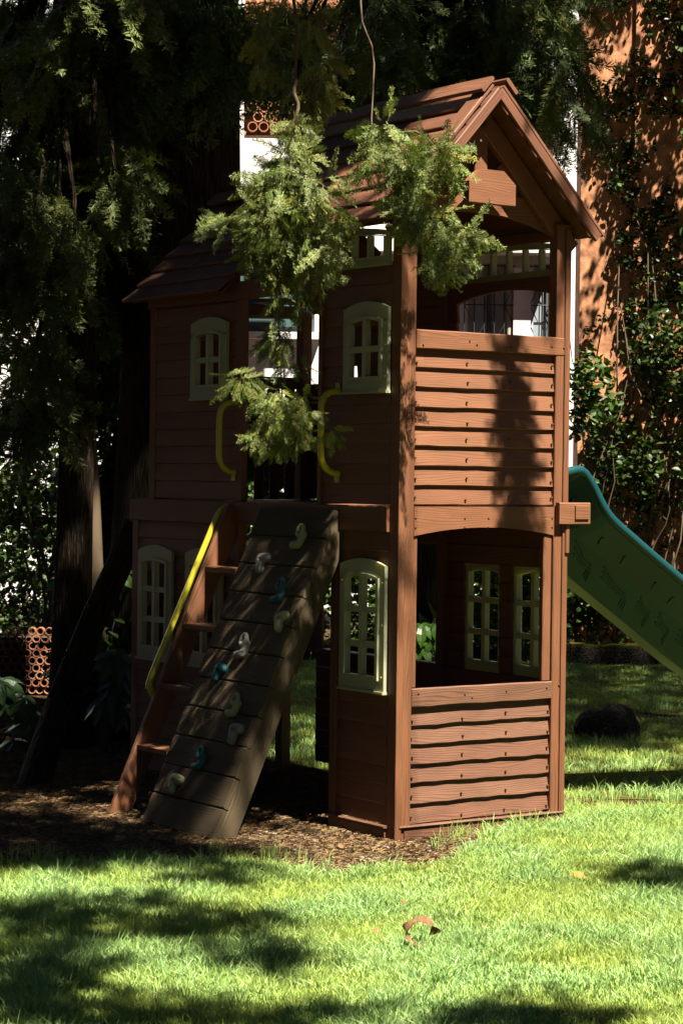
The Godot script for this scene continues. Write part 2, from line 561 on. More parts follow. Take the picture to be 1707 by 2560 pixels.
func build_house() -> void:
	house = node("playhouse", self, Transform3D(Basis(UP, deg_to_rad(TURN)), Vector3(0.234, 0, -9.47)))
	tag(house, "two-storey brown wooden children's playhouse with gabled roof, climbing wall and slide", "playhouse")
	var W := 0.936
	var LEN := 2.27
	var LU := 2.11        # the upper room is a little shorter
	# --- posts
	for q in [[0.043, 0.022, 0.086, 0.06, 2.68], [0.898, 0.022, 0.076, 0.06, 2.68], [0.03, 2.24, 0.06, 0.06, 1.40], [0.906, 2.24, 0.06, 0.06, 1.40]]:
		beam("post", L(q[0], -0.03, q[1]), L(q[0], q[4], q[1]), q[2], q[3], FRONT, M.wood[0], house)
	for u in [0.03, 0.906]:
		beam("post", L(u, 1.424, LU - 0.03), L(u, 2.40, LU - 0.03), 0.06, 0.06, FRONT, M.wood[1], house)
	# the trim strips that make the corner posts look built of two boards
	beam("corner_trim", L(0.0145, 0.0, -0.013), L(0.0145, 2.66, -0.013), 0.033, 0.010, FRONT, M.wood[2], house)
	beam("corner_trim", L(0.918, 0.0, -0.013), L(0.918, 2.66, -0.013), 0.03, 0.010, FRONT, M.wood[1], house)
	for q in [[0.02, 0.46, 1.36], [0.02, 1.275, 2.40], [0.916, 0.875, 2.62], [0.916, 1.25, 2.62]]:
		beam("post", L(q[0], -0.03, q[1]), L(q[0], q[2], q[1]), 0.05, 0.045, LEFT, M.wood[1], house)
	# --- sunny end wall
	var fw := node("front_wall", house)
	clapboards(fw, L(0, 0, 0.018), RIGHT, FRONT, 0.087, 0.859, 1.428, 2.098, [], M.wood, 0.018, 0.0016, 0.0838, 0.004)
	clapboards(fw, L(0, 0, 0.018), RIGHT, FRONT, 0.087, 0.859, 0.068, 0.569, [], M.worn, 0.019, 0.0026, 0.0835, 0.009)
	put("rail", plank(0.835, 0.08, 0.022, 8, 0.0015), M.wood[2], fw, Transform3D(Basis(), L(0.503, 2.138, 0.0)))
	put("rail", plank(0.775, 0.08, 0.022, 8, 0.003), M.worn[2], fw, Transform3D(Basis(), L(0.473, 0.609, 0.002)))
	put("arched_beam", arch_board(0.087, 0.859, 1.424, 1.298, 0.036, -0.008, 0.012), M.wood[2], fw, Transform3D(Basis(), L(0, 0, 0.006)))
	beam("jamb", L(0.101, 0.652, 0.018), L(0.101, 1.296, 0.018), 0.026, 0.03, FRONT, M.wood[0], fw)
	beam("jamb", L(0.835, 0.652, 0.018), L(0.835, 1.296, 0.018), 0.046, 0.03, FRONT, M.wood[0], fw)
	beam("base_board", L(0.05, 0.022, -0.004), L(0.93, 0.022, -0.004), 0.06, 0.02, FRONT, M.worn[1], fw, 0.001)
	beam("base_ledge", L(0.02, 0.060, -0.008), L(0.925, 0.060, -0.008), 0.010, 0.03, FRONT, M.worn[2], fw)
	var spots := []
	for k in 8:
		var y := 1.428 + 0.0838 * k + 0.03
		for u in [0.096, 0.37, 0.848]:
			spots.append(L(u + rf(-0.004, 0.004), y + rf(-0.008, 0.008), 0.0))
		if k % 3 == 0:
			spots.append(L(0.61, y + 0.01, 0.0))
	for k in 6:
		var y := 0.068 + 0.0835 * k + 0.03
		for u in [0.096, 0.37, 0.61, 0.848]:
			spots.append(L(u + rf(-0.004, 0.004), y + rf(-0.008, 0.008), 0.0))
	for y in [1.335, 1.375]:
		for u in [0.095, 0.36, 0.49, 0.85]:
			spots.append(L(u, y, -0.006))
	for u in [0.12, 0.37, 0.41, 0.6, 0.83, 0.9]:
		spots.append(L(u, 2.13 + rf(-0.02, 0.02), -0.011))
		spots.append(L(u, 0.61 + rf(-0.02, 0.02), -0.009))
	screws(fw, spots, FRONT)
	# --- climbing side
	var lw := node("side_wall", house)
	var lo := Vector3(0.012, 0, 0)
	var vdir := Vector3(0, 0, -1)
	clapboards(lw, lo, vdir, LEFT, 0.055, 0.435, 0.068, 1.312, [[0.09, 0.36, 0.70, 1.15]], M.wood, 0.008)
	clapboards(lw, lo, vdir, LEFT, 0.055, 0.565, 1.43, 2.46, [[0.09, 0.355, 1.95, 2.20]], M.wood, 0.008)
	clapboards(lw, lo, vdir, LEFT, 1.30, 2.21, 0.068, 1.312, [[1.42, 1.68, 0.70, 1.15], [1.87, 2.14, 0.70, 1.15]], M.wood, 0.008)
	clapboards(lw, lo, vdir, LEFT, 1.255, LU - 0.06, 1.43, 2.36, [[1.38, 1.655, 1.95, 2.20]], M.wood, 0.008)
	beam("rim_joist", L(0.0, 1.37, 0.05), L(0.0, 1.37, 2.27), 0.11, 0.035, LEFT, M.wood[1], lw)
	beam("lintel", L(0.004, 2.415, 0.566), L(0.004, 2.415, LU), 0.085, 0.035, LEFT, M.wood[1], lw)
	beam("base_ledge", L(-0.008, 0.058, 0.04), L(-0.008, 0.058, 0.48), 0.012, 0.03, LEFT, M.worn[2], lw)
	beam("base_board", L(0.0, 0.02, 0.05), L(0.0, 0.02, 0.47), 0.06, 0.02, LEFT, M.worn[1], lw)
	beam("jamb", L(0.004, 1.43, 0.58), L(0.004, 2.37, 0.58), 0.028, 0.03, LEFT, M.wood[1], lw)
	beam("jamb", L(0.004, 1.43, 1.238), L(0.004, 2.37, 1.238), 0.028, 0.03, LEFT, M.wood[1], lw)
	var b_left := Basis(UP.cross(LEFT), UP, LEFT)     # x of the frame runs towards the sunny end
	var w6 := window_mesh(0.335, 0.565, 2, 3, 0.03)
	var w4 := window_mesh(0.33, 0.385, 2, 2, 0.03)
	var wc := window_mesh(0.76, 0.165, 6, 1, 0.03)
	for q in [[w6, 0.392, 0.632], [w6, 1.715, 0.632], [w6, 2.178, 0.632], [w4, 0.388, 1.918], [w4, 1.685, 1.918], [wc, 0.815, 2.462]]:
		put("window_frame", q[0], M.plastic, lw, Transform3D(b_left, L(-0.006, q[2], q[1])))
	# --- far side
	var rw := node("far_wall", house)
	var ro := Vector3(W - 0.012, 0, 0)
	clapboards(rw, ro, vdir, RIGHT, 0.055, 2.21, 0.068, 0.64, [[1.95, 2.2, 0.0, 0.7]], M.wood, 0.008)
	clapboards(rw, ro, vdir, RIGHT, 0.055, 0.85, 0.64, 1.312, [[0.085, 0.355, 0.70, 1.15], [0.445, 0.715, 0.70, 1.15]], M.wood, 0.008)
	clapboards(rw, ro, vdir, RIGHT, 1.90, 2.21, 0.64, 1.312, [], M.wood, 0.008)
	clapboards(rw, ro, vdir, RIGHT, 0.055, 2.21, 1.23, 1.312, [[0.05, 0.85, 1.2, 1.32], [1.9, 2.3, 1.2, 1.32]], M.wood, 0.008)
	clapboards(rw, ro, vdir, RIGHT, 0.79, 1.225, 1.43, 2.62, [], M.wood, 0.008)
	clapboards(rw, ro, vdir, RIGHT, 1.275, LU - 0.06, 1.43, 2.36, [[1.61, 1.68, 1.95, 2.10], [1.80, 2.06, 2.06, 2.40]], M.wood, 0.008)
	beam("rim_joist", L(W, 1.37, 0.05), L(W, 1.37, 2.27), 0.11, 0.035, RIGHT, M.wood[1], rw)
	beam("sill", L(W - 0.01, 0.65, 0.90), L(W - 0.01, 0.65, 1.90), 0.016, 0.06, RIGHT, M.wood[1], rw)
	put("arched_beam", arch_board(-0.80, -0.05, 2.462, 2.37, 0.045, -0.01, 0.012), M.wood[0], rw, Transform3D(Basis(Vector3(0, 0, 1), UP, Vector3(-1, 0, 0)), Vector3(W - 0.012, 0, 0)))
	beam("top_plate", L(W - 0.01, 2.645, 0.05), L(W - 0.01, 2.645, 1.25), 0.045, 0.035, RIGHT, M.wood[0], rw)
	beam("top_plate", L(0.006, 2.652, 0.05), L(0.006, 2.652, 1.25), 0.04, 0.03, LEFT, M.wood[0], lw)
	var b_right := Basis(UP.cross(RIGHT), UP, RIGHT)
	for q in [[w6, 0.055, 0.632], [w6, 0.415, 0.632], [wc, 0.06, 2.466]]:
		put("window_frame", q[0], M.plastic, rw, Transform3D(b_right, L(W + 0.006, q[2], q[1])))
	clapboards(lw, lo, vdir, LEFT, 0.83, 1.24, 2.46, 2.62, [], M.wood, 0.008)
	# --- rear end
	var bw := node("rear_wall", house)
	clapboards(bw, L(0, 0, LEN - 0.012), RIGHT, BACK, 0.062, 0.62, 0.068, 0.64, [], M.wood, 0.008)
	clapboards(bw, L(0, 0, LU - 0.012), RIGHT, BACK, 0.062, 0.56, 2.06, 2.37, [], M.wood, 0.008)
	beam("rail", L(0.06, 0.67, LEN - 0.01), L(0.64, 0.67, LEN - 0.01), 0.05, 0.03, BACK, M.wood[0], bw)
	beam("post", L(0.64, 0.0, LEN - 0.02), L(0.64, 1.31, LEN - 0.02), 0.04, 0.04, BACK, M.wood[1], bw)
	beam("rail", L(0.06, 2.03, LU - 0.01), L(0.876, 2.03, LU - 0.01), 0.06, 0.03, BACK, M.wood[0], bw)
	beam("rim_joist", L(0.06, 1.37, LEN - 0.01), L(0.876, 1.37, LEN - 0.01), 0.11, 0.035, BACK, M.wood[1], bw)
	beam("lintel", L(0.06, 2.40, LU - 0.01), L(0.876, 2.40, LU - 0.01), 0.06, 0.035, BACK, M.wood[1], bw)
	for k in 9:
		var u := 0.09 + k * 0.093
		beam("baluster", L(u, 1.426, LU - 0.01), L(u, 1.999, LU - 0.01), 0.058 if k != 5 else 0.02, 0.016, BACK, pick(M.wood), bw)
	# --- deck
	var dk := node("deck", house)
	for k in 15:
		var v := 0.08 + k * 0.152
		beam("deck_board", L(0.02, 1.412, v), L(W - 0.02, 1.412, v), 0.145, 0.022, UP, pick(M.wood), dk)
	beam("deck_beam", L(0.862, 1.395, -0.028), L(1.042, 1.395, -0.028), 0.098, 0.028, FRONT, M.wood[2], house)
	beam("beam_cap", L(0.95, 1.40, -0.046), L(1.03, 1.40, -0.046), 0.062, 0.008, FRONT, M.wood[0], house)
	beam("bracket", L(0.925, 1.22, -0.018), L(0.925, 1.345, -0.018), 0.022, 0.02, FRONT, M.wood[1], house)
	build_roof("upper_roof", -0.09, 1.27, 3.225, 2.63, -0.085, 1.02, 7, 0.445)
	build_roof("lower_roof", 1.275, 2.17, 2.95, 2.40, -0.11, 1.04, 7)
	# --- gable truss
	var g := node("gable_truss", house)
	var rid := Vector2(0.445, 3.18)
	for e in [-0.045, 1.0]:
		var foot := Vector2(e, 2.605)
		var nrm: Vector2 = (rid - foot).orthogonal().normalized()
		if nrm.y > 0:
			nrm = -nrm
		var a: Vector2 = foot + nrm * 0.04
		var c: Vector2 = rid + nrm * 0.04 + (foot - rid).normalized() * 0.045
		beam("rafter", L(a.x, a.y, 0.035), L(c.x, c.y, 0.035), 0.085, 0.035, FRONT, M.wood[0], g)
	put("arched_beam", arch_board(0.02, 0.92, 2.79, 2.625, 0.085, -0.012, 0.014), M.wood[2], g, Transform3D(Basis(), L(0, 0, 0.072)))
	beam("king_post", L(0.45, 2.80, 0.04), L(0.45, 3.09, 0.04), 0.07, 0.03, FRONT, M.wood[0], g)
	beam("brace", L(0.52, 2.84, 0.05), L(0.66, 2.97, 0.05), 0.06, 0.02, FRONT, M.wood[1], g)
	beam("brace", L(0.41, 2.84, 0.05), L(0.28, 2.97, 0.05), 0.06, 0.02, FRONT, M.wood[1], g)
	put("block", slab(PackedVector2Array([Vector2(-0.128, -0.07), Vector2(0.128, -0.07), Vector2(0.128, 0.02), Vector2(0.062, 0.075), Vector2(-0.062, 0.075), Vector2(-0.128, 0.02)]), -0.022, 0.022).mesh(), M.wood[2], g, Transform3D(Basis(), L(0.452, 2.805, -0.03)))
	build_climbing()
	build_slide()

func build_roof(called: String, v0: float, v1: float, yr: float, ye: float, u0: float, u1: float, n: int, at := -9.0) -> void:
	var roof := node(called, house)
	var ur := (u0 + u1) * 0.5 if at < -1.0 else at
	for side in [-1, 1]:
		var eave := Vector3(u0 if side < 0 else u1, ye, 0)
		var ridge := Vector3(ur, yr, 0)
		var y := (ridge - eave).normalized()
		var z := Vector3(-y.y, y.x, 0) if side < 0 else Vector3(y.y, -y.x, 0)
		if z.y < 0:
			z = -z
		var x := y.cross(z)
		var len := eave.distance_to(ridge)
		var p := len / n
		put("roof_deck", plank(v1 - v0 - 0.04, len - 0.04, 0.012), M.roof[1], roof, Transform3D(Basis(x, y, z), (eave + ridge) * 0.5 - z * 0.016 + L(0, 0, (v0 + v1) * 0.5)))
		for k in n:
			var cuts := [v0]
			var c := v0 + rf(0.35, 0.8)
			while c < v1 - 0.2:
				cuts.append(c)
				c += rf(0.4, 0.8)
			cuts.append(v1)
			for i in cuts.size() - 1:
				var l: float = cuts[i + 1] - cuts[i] - 0.004
				var b := Basis(x, y, z) * Basis(Vector3.RIGHT, -0.13 + rf(-0.015, 0.015))
				var ctr := eave + y * (p * (k + 0.5)) + z * (0.008 + rf(0, 0.002)) + L(0, 0, (cuts[i] + cuts[i + 1]) * 0.5)
				put("shingle", plank(l, p + 0.022, 0.014, maxi(2, int(l / 0.1)), 0.0022), pick(M.roof), roof, Transform3D(b, ctr))
		# rake board on top of the shingles, along the sunny edge
		if called == "upper_roof":
			var a := eave + z * 0.03 + L(0, 0, v0 + 0.045)
			var e := ridge + z * 0.03 + L(0, 0, v0 + 0.045)
			beam("rake_board", a - y * 0.02, e - y * 0.01, 0.10, 0.018, z, M.roof[2], roof, 0.0015)
			beam("verge_board", eave - z * 0.012 + L(0, 0, v0 - 0.012) , ridge - z * 0.012 + L(0, 0, v0 - 0.012) - y * 0.008, 0.045, 0.018, FRONT, M.roof[0], roof, 0.001)
		for k in 3:
			var va := lerpf(v0 - 0.015, v1, k / 3.0)
			var vb := lerpf(v0 - 0.015, v1, (k + 1) / 3.0) + 0.02
			var lift := 0.05 + 0.004 * (2 - k)
			beam("ridge_cap", ridge + z * lift - y * 0.035 + L(0, 0, va), ridge + z * lift - y * 0.035 + L(0, 0, vb), 0.085, 0.018, z, M.roof[2], roof, 0.002)

func build_climbing() -> void:
	var cw := node("climbing_wall", house)
	var top := Vector3(-0.03, 1.40, 0)
	var foot := Vector3(-0.64, 0.0, 0)
	var up := (top - foot).normalized()
	var out := Vector3(-up.y, up.x, 0)
	var ln := top.distance_to(foot)
	var va := 0.40
	var vb := 1.00
	var n := 11
	for k in n:
		var c := foot + up * (ln * (k + 0.5) / n) + L(0, 0, (va + vb) * 0.5)
		put("plank", plank(vb - va + rf(-0.006, 0.0), ln / n - 0.005, 0.026, 6, 0.0012), pick(M.treated), cw, Transform3D(Basis(up.cross(out), up, out), c))
	for v in [va + 0.02, vb - 0.02]:
		beam("stringer", foot - out * 0.058 + up * 0.02 + L(0, 0, v), top - out * 0.058 + L(0, 0, v), 0.088, 0.038, FRONT, M.treated[0], cw)
	var fa := hold_meshes()
	var face := foot + out * 0.013
	for q in [[743, 1341, 0, "yellow"], [652, 1406, 1, "grey"], [693, 1476, 0, "teal"], [698, 1552, 1, "yellow"], [602, 1615, 0, "grey"], [544, 1681, 1, "teal"], [580, 1762, 0, "yellow"], [584, 1834, 1, "grey"], [494, 1896, 0, "teal"], [433, 1960, 1, "yellow"]]:
		var p := ray_hit(q[0], q[1], face + out * 0.02, out) - out * 0.022
		var b := Basis(up.cross(out), up, out).rotated(out, rf(-0.25, 0.25)).scaled(Vector3.ONE * rf(0.80, 0.88))
		var h := put("climbing_hold", fa[q[2]], M["hold_" + q[3]], cw, Transform3D(b, p))
		h.set_meta("label", "%s moulded climbing hold" % q[3])
	# ladder beside it
	var ld := node("ladder", house)
	var vl := 1.285
	beam("stringer", foot - out * 0.03 + L(0, 0, vl), top - out * 0.03 + L(0, 0, vl), 0.105, 0.028, FRONT, M.wood[0], ld)
	for y in [1.11, 0.845, 0.575, 0.30]:
		var c: Vector3 = foot + up * (y / up.y)
		beam("rung", Vector3(c.x + 0.03, y, -vb - 0.002), Vector3(c.x + 0.03, y, -vl + 0.015), 0.095, 0.028, UP, M.wood[2], ld)
	# yellow rails
	var hp := []
	for q in [[586, 1268, 0.0], [556, 1258, 0.0], [374, 1700, 0.0], [371, 1722, 0.0], [391, 1752, 0.0]]:
		hp.append(ray_hit(q[0], q[1], L(0, 0, 1.33), FRONT))
	hp = rounded(hp, 0.07)
	var rad := []
	for i in hp.size():
		rad.append(0.0145)
	put("handrail", tube(hp, rad, 10).mesh(), M.yellow, house)
	for q in [[1.285, 1.89, 1.56, 0.095], [0.43, 1.92, 1.56, 0.10]]:
		var pts := rounded([L(-0.005, q[1], q[0]), L(-q[3], q[1] + 0.004, q[0]), L(-q[3], q[2] + 0.01, q[0]), L(-0.005, q[2], q[0])], 0.085)
		var rr := []
		for i in pts.size():
			rr.append(0.0145)
		var gh := put("grab_handle", tube(pts, rr, 10).mesh(), M.yellow, house)
		for y in [q[1] + 0.012, q[2] - 0.012]:
			put("mounting_tab", slab(PackedVector2Array([Vector2(-0.014, -0.026), Vector2(0.014, -0.026), Vector2(0.014, 0.026), Vector2(-0.014, 0.026)]), 0.0, 0.006).mesh(), M.yellow, gh, Transform3D(Basis(UP.cross(LEFT), UP, LEFT), L(-0.012, y, q[0])))

func sd_capsule(p: Vector3, a: Vector3, b: Vector3, r: float) -> float:
	var t := clampf((p - a).dot(b - a) / (b - a).length_squared(), 0, 1)
	return p.distance_to(a + (b - a) * t) - r

func smin(a: float, b: float, k: float) -> float:
	var h := maxf(k - absf(a - b), 0.0) / k
	return minf(a, b) - h * h * k * 0.25

func hold_meshes() -> Array:
	# a ring standing on a lobed foot, and a bean with a bite and two bolt holes; z points away from the wall
	var ring := func(p: Vector3) -> float:
		var q := p - Vector3(0.008, 0.035, 0.026)
		var flat := Vector2(Vector2(q.x * 1.2, q.y).length() - 0.027, q.z)
		var d := flat.length() - 0.0125
		d = smin(d, sd_capsule(p, Vector3(-0.026, -0.045, 0.014), Vector3(0.022, -0.042, 0.018), 0.021), 0.03)
		d = smin(d, sd_capsule(p, Vector3(0.03, 0.02, 0.005), Vector3(0.028, -0.02, 0.005), 0.016), 0.02)
		d = maxf(d, -sd_capsule(p, Vector3(-0.004, -0.075, 0.03), Vector3(-0.004, -0.05, 0.045), 0.01))
		return maxf(d, -p.z - 0.004)
	var bean := func(p: Vector3) -> float:
		var d := sd_capsule(p, Vector3(-0.022, 0.028, 0.012), Vector3(0.022, 0.034, 0.012), 0.026)
		d = smin(d, sd_capsule(p, Vector3(-0.024, 0.02, 0.012), Vector3(-0.012, -0.032, 0.010), 0.026), 0.02)
		d = maxf(d, -sd_capsule(p, Vector3(0.034, -0.03, 0.0), Vector3(0.03, -0.012, 0.06), 0.019))
		d = maxf(d, -sd_capsule(p, Vector3(-0.006, 0.018, 0.02), Vector3(-0.006, 0.014, 0.06), 0.0085))
		d = maxf(d, -sd_capsule(p, Vector3(-0.012, -0.032, 0.02), Vector3(-0.012, -0.034, 0.06), 0.006))
		return maxf(d, -p.z - 0.004)
	return [nets(ring, Vector3(-0.07, -0.085, -0.012), Vector3(0.07, 0.095, 0.07), 0.005), nets(bean, Vector3(-0.07, -0.085, -0.012), Vector3(0.07, 0.085, 0.06), 0.005)]

func build_slide() -> void:
	var sl := node("slide", house)
	var ctrl := [Vector2(0.90, 1.56), Vector2(1.0, 1.585), Vector2(1.08, 1.60), Vector2(1.145, 1.606), Vector2(1.206, 1.552), Vector2(1.313, 1.405), Vector2(1.483, 1.283), Vector2(1.788, 1.088), Vector2(2.15, 0.86), Vector2(2.6, 0.62), Vector2(3.0, 0.47), Vector2(3.4, 0.42)]
	var c := Curve2D.new()
	c.bake_interval = 0.05
	for i in ctrl.size():
		var tn: Vector2 = (ctrl[mini(i + 1, ctrl.size() - 1)] - ctrl[maxi(i - 1, 0)]) * 0.17
		c.add_point(ctrl[i], -tn, tn)
	var pts := c.get_baked_points()
	var vc := 0.45
	# cross-section: outer skin from the near rim round below to the far rim, then the inner skin back
	var sec := [Vector2(-0.315, -0.022), Vector2(-0.235, -0.075), Vector2(-0.158, -0.128), Vector2(-0.152, -0.135), Vector2(-0.062, -0.255), Vector2(-0.05, -0.265), Vector2(0.05, -0.265), Vector2(0.062, -0.255), Vector2(0.152, -0.135), Vector2(0.235, -0.075), Vector2(0.315, -0.022), Vector2(0.29, -0.02), Vector2(0.2, -0.075), Vector2(0.09, -0.14), Vector2(-0.09, -0.14), Vector2(-0.2, -0.075), Vector2(-0.29, -0.02)]
	var m := MB.new()
	var rows := []
	for i in pts.size():
		var t := (pts[mini(i + 1, pts.size() - 1)] - pts[maxi(i - 1, 0)]).normalized()
		var nn := Vector2(-t.y, t.x)
		var row := []
		var depth := clampf((pts[i].y - 0.02) / 0.44, 0.3, 1.0) * clampf((pts[i].x - 0.86) / 0.2, 0.4, 1.0)
		for s in sec:
			var q: Vector2 = pts[i] + nn * s.y * depth
			row.append(Vector3(q.x, q.y, -(vc + s.x)))
		rows.append(row)
	for i in pts.size() - 1:
		var mid := Vector3(pts[i].x, pts[i].y, -vc)
		for k in sec.size():
			var k2 := (k + 1) % sec.size()
			var ctr: Vector3 = (rows[i][k] + rows[i][k2]) * 0.5
			var hint := (ctr - Vector3(mid.x, mid.y - 0.1, -vc)) if k < 11 else (Vector3(mid.x, mid.y + 0.3, -vc) - ctr)
			m.quad(rows[i][k], rows[i + 1][k], rows[i + 1][k2], rows[i][k2], hint)
	put("trough", m.mesh(), M.slide, sl)
	for s in [-0.305, 0.305]:
		var path := []
		var rr := []
		for p in pts:
			path.append(Vector3(p.x, p.y - 0.016, -(vc + s)))
			rr.append(0.021)
		put("rim", tube(path, rr, 10).mesh(), M.slide, sl)
	# raised meander pattern along the lower side
	var seg := 0
	var i := 8
	while i < pts.size() - 6:
		for off in [0.0, 0.035, 0.07]:
			var path := []
			for q in [[0, 0.08 + off * 0.3], [1.2, 0.16], [2.2, 0.28 - off], [4.4, 0.30 - off], [5.0, 0.75]]:
				var f: float = i + q[0] + off * 12.0
				var i0 := mini(int(f), rows.size() - 2)
				var fr := clampf(f - i0, 0, 1)
				var a: Vector3 = rows[i0][3].lerp(rows[i0 + 1][3], fr)
				var b: Vector3 = rows[i0][4].lerp(rows[i0 + 1][4], fr)
				path.append(a.lerp(b, q[1] + off * 5.0 * (1.0 - q[1])))
			put("moulded_rib", tube(path, [0.006, 0.006, 0.006, 0.006, 0.006], 5).mesh(), M.slide, sl)
		i += 6
	for k in 6:
		var at := 11 + k * 5
		if at < rows.size():
			var p: Vector3 = rows[at][1].lerp(rows[at][2], 0.5)
			put("moulded_rib", tube([p, p + (rows[at - 2][0] - rows[at + 1][2]) * 0.22], [0.007, 0.007], 6).mesh(), M.slide, sl)

# ---------------------------------------------------------------- plants
func spray_mesh(sd: int) -> ArrayMesh:      # a flat fan of scale-leaved twigs, one unit long along y
	var r := RandomNumberGenerator.new()
	r.seed = sd
	var m := MB.new()
	var stem := [Vector3.ZERO]
	for i in 8:
		stem.append(stem[-1] + Vector3(r.randf_range(-0.03, 0.03), 0.125, -0.02 * i * 0.25 + r.randf_range(-0.015, 0.015)))
	for i in 8:
		m.quad(stem[i] + Vector3(-0.011, 0, 0), stem[i] + Vector3(0.011, 0, 0), stem[i + 1] + Vector3(0.009, 0, 0), stem[i + 1] + Vector3(-0.009, 0, 0), Vector3.ZERO, Vector2.ZERO, Vector2.ZERO, Vector2.ZERO, Vector2.ZERO, Color(0.9, 0.75, 0.55))
	for i in 17:
		var t := 0.08 + i * 0.054
		var k := mini(int(t * 8), 7)
		var at: Vector3 = stem[k].lerp(stem[k + 1], t * 8 - k)
		var side := 1.0 if i % 2 else -1.0
		var ang := side * r.randf_range(0.4, 0.75)
		var ln := (0.27 * (1.0 - t) + 0.09) * r.randf_range(0.65, 1.3)
		var dir := Vector3(sin(ang), cos(ang), r.randf_range(-0.35, 0.35)).normalized()
		var flat := dir.cross(Vector3(r.randf_range(-0.5, 0.5), r.randf_range(-0.5, 0.5), 1)).normalized()
		var shade := r.randf_range(0.75, 1.15)
		var col := Color(shade, shade, shade * 0.95)
		var tip := Color(shade * 1.35, shade * 1.25, shade * 0.85)
		m.tri(at - flat * 0.012, at + flat * 0.012, at + dir * ln, Vector3.ZERO, Vector2.ZERO, Vector2.ZERO, Vector2.ZERO, col)
		var nb := int(ln / 0.05) + 1
		for j in nb:
			var f := (j + 0.6) / (nb + 0.3)
			for s in [-1.0, 1.0]:
				if r.randf() < 0.12:
					continue
				var p := at + dir * ln * f
				var d2: Vector3 = (dir * 0.75 + flat * s * r.randf_range(0.6, 1.0) + Vector3(0, 0, r.randf_range(-0.35, 0.35))).normalized()
				var l2 := (0.125 * (1.0 - f) + 0.045) * r.randf_range(0.7, 1.3)
				var w: Vector3 = d2.cross(Vector3(r.randf_range(-0.6, 0.6), r.randf_range(-0.6, 0.6), 1)).normalized() * 0.013
				m.quad(p, p + d2 * l2 * 0.45 + w, p + d2 * l2, p + d2 * l2 * 0.45 - w, Vector3.ZERO, Vector2.ZERO, Vector2.ZERO, Vector2.ZERO, Vector2.ZERO, tip if f > 0.7 else col)
	return m.mesh()

func leaf_shape(m: MB, at: Vector3, dir: Vector3, up: Vector3, l: float, w: float, col: Color, fold := 0.25, bend := 0.15) -> void:
	var side := dir.cross(up).normalized()
	var nn := side.cross(dir).normalized()
	var prev := [at, at, at]
	var prof := [0.0, 0.75, 1.0, 0.8, 0.0]
	for i in range(1, 5):
		var t := i / 4.0
		var c := at + dir * l * t - nn * (bend * l * t * t)
		var hw: float = w * 0.5 * prof[i]
		var a := c + side * hw + nn * hw * fold
		var b := c - side * hw + nn * hw * fold
		m.quad(prev[0], prev[1], a, c, nn, Vector2.ZERO, Vector2.ZERO, Vector2.ZERO, Vector2.ZERO, col)
		m.quad(prev[0], prev[2], b, c, nn, Vector2.ZERO, Vector2.ZERO, Vector2.ZERO, Vector2.ZERO, col)
		prev = [c, a, b]

func leaf_cluster(sd: int, n: int, l: float, w: float, spread: float) -> ArrayMesh:
	var keep := rng.state
	rng.seed = sd
	var m := MB.new()
	for i in n:
		var o := rdir() * spread * pow(rng.randf(), 0.5)
		var d := (rdir() + Vector3(0, -0.35, 0.2)).normalized()
		var sh := rf(0.6, 1.3)
		leaf_shape(m, o, d, (rdir() + Vector3(0, 1.3, 0)).normalized(), l * rf(0.7, 1.2), w * rf(0.8, 1.2), Color(sh * rf(0.9, 1.2), sh, sh * 0.9))
	rng.state = keep
	return m.mesh()

func aim(dir: Vector3, at: Vector3, s: float) -> Transform3D:   # y of the mesh along dir, turned at random
	var x := dir.cross(rdir())
	if x.length() < 0.05:
		x = dir.cross(Vector3(0.3, 0.5, 0.8))
	x = x.normalized()
	return Transform3D(Basis(x, dir, x.cross(dir)).scaled_local(Vector3.ONE * s), at)

func fill(blobs: Array, s0: float, s1: float, droop: float, ts: Array, cs: Array, base := Color(1, 1, 1), brown := 0.06, gap := 9.0, fine := 1.0) -> void:
	for b in blobs:
		for i in b[2]:
			var o := rdir() * pow(rng.randf(), 0.4)
			var p: Vector3 = b[0] + o * b[1]
			if noise.get_noise_3d(p.x * 130.0 * fine, p.y * 90.0 * fine, p.z * 130.0 * fine) > gap or keeps_sun(p, 0.08, true):
				continue
			var d := (o * 0.55 + rdir() * 0.55 + Vector3(0, -droop, 0)).normalized()
			ts.append(aim(d, p, rf(s0, s1)))
			var k := rf(0.7, 1.25)
			var c := Color(base.r * k * rf(0.9, 1.12), base.g * k, base.b * k * rf(0.85, 1.1))
			if rng.randf() < brown:
				c = Color(k * 1.3, k * 1.08, k * 0.55)
			cs.append(c)

func pxblob(x: float, y: float, d: float, rx: float, ry: float, n: int, depth := 0.2) -> Array:
	return [P(x, y, d), Vector3(rx * d / FPX, ry * d / FPX, depth), n]

func limb(m: MB, a: Vector3, b: Vector3, r0: float, r1: float, sag := 0.1, sides := 5) -> void:
	var pts := []
	var rr := []
	var n := 8
	var side := rdir() * a.distance_to(b) * 0.05
	for i in n + 1:
		var t := i / float(n)
		pts.append(a.lerp(b, t) + Vector3(0, sag * sin(t * PI), 0) + side * sin(t * TAU * 1.3))
		rr.append(lerpf(r0, r1, t))
	tube(pts, rr, sides, m)

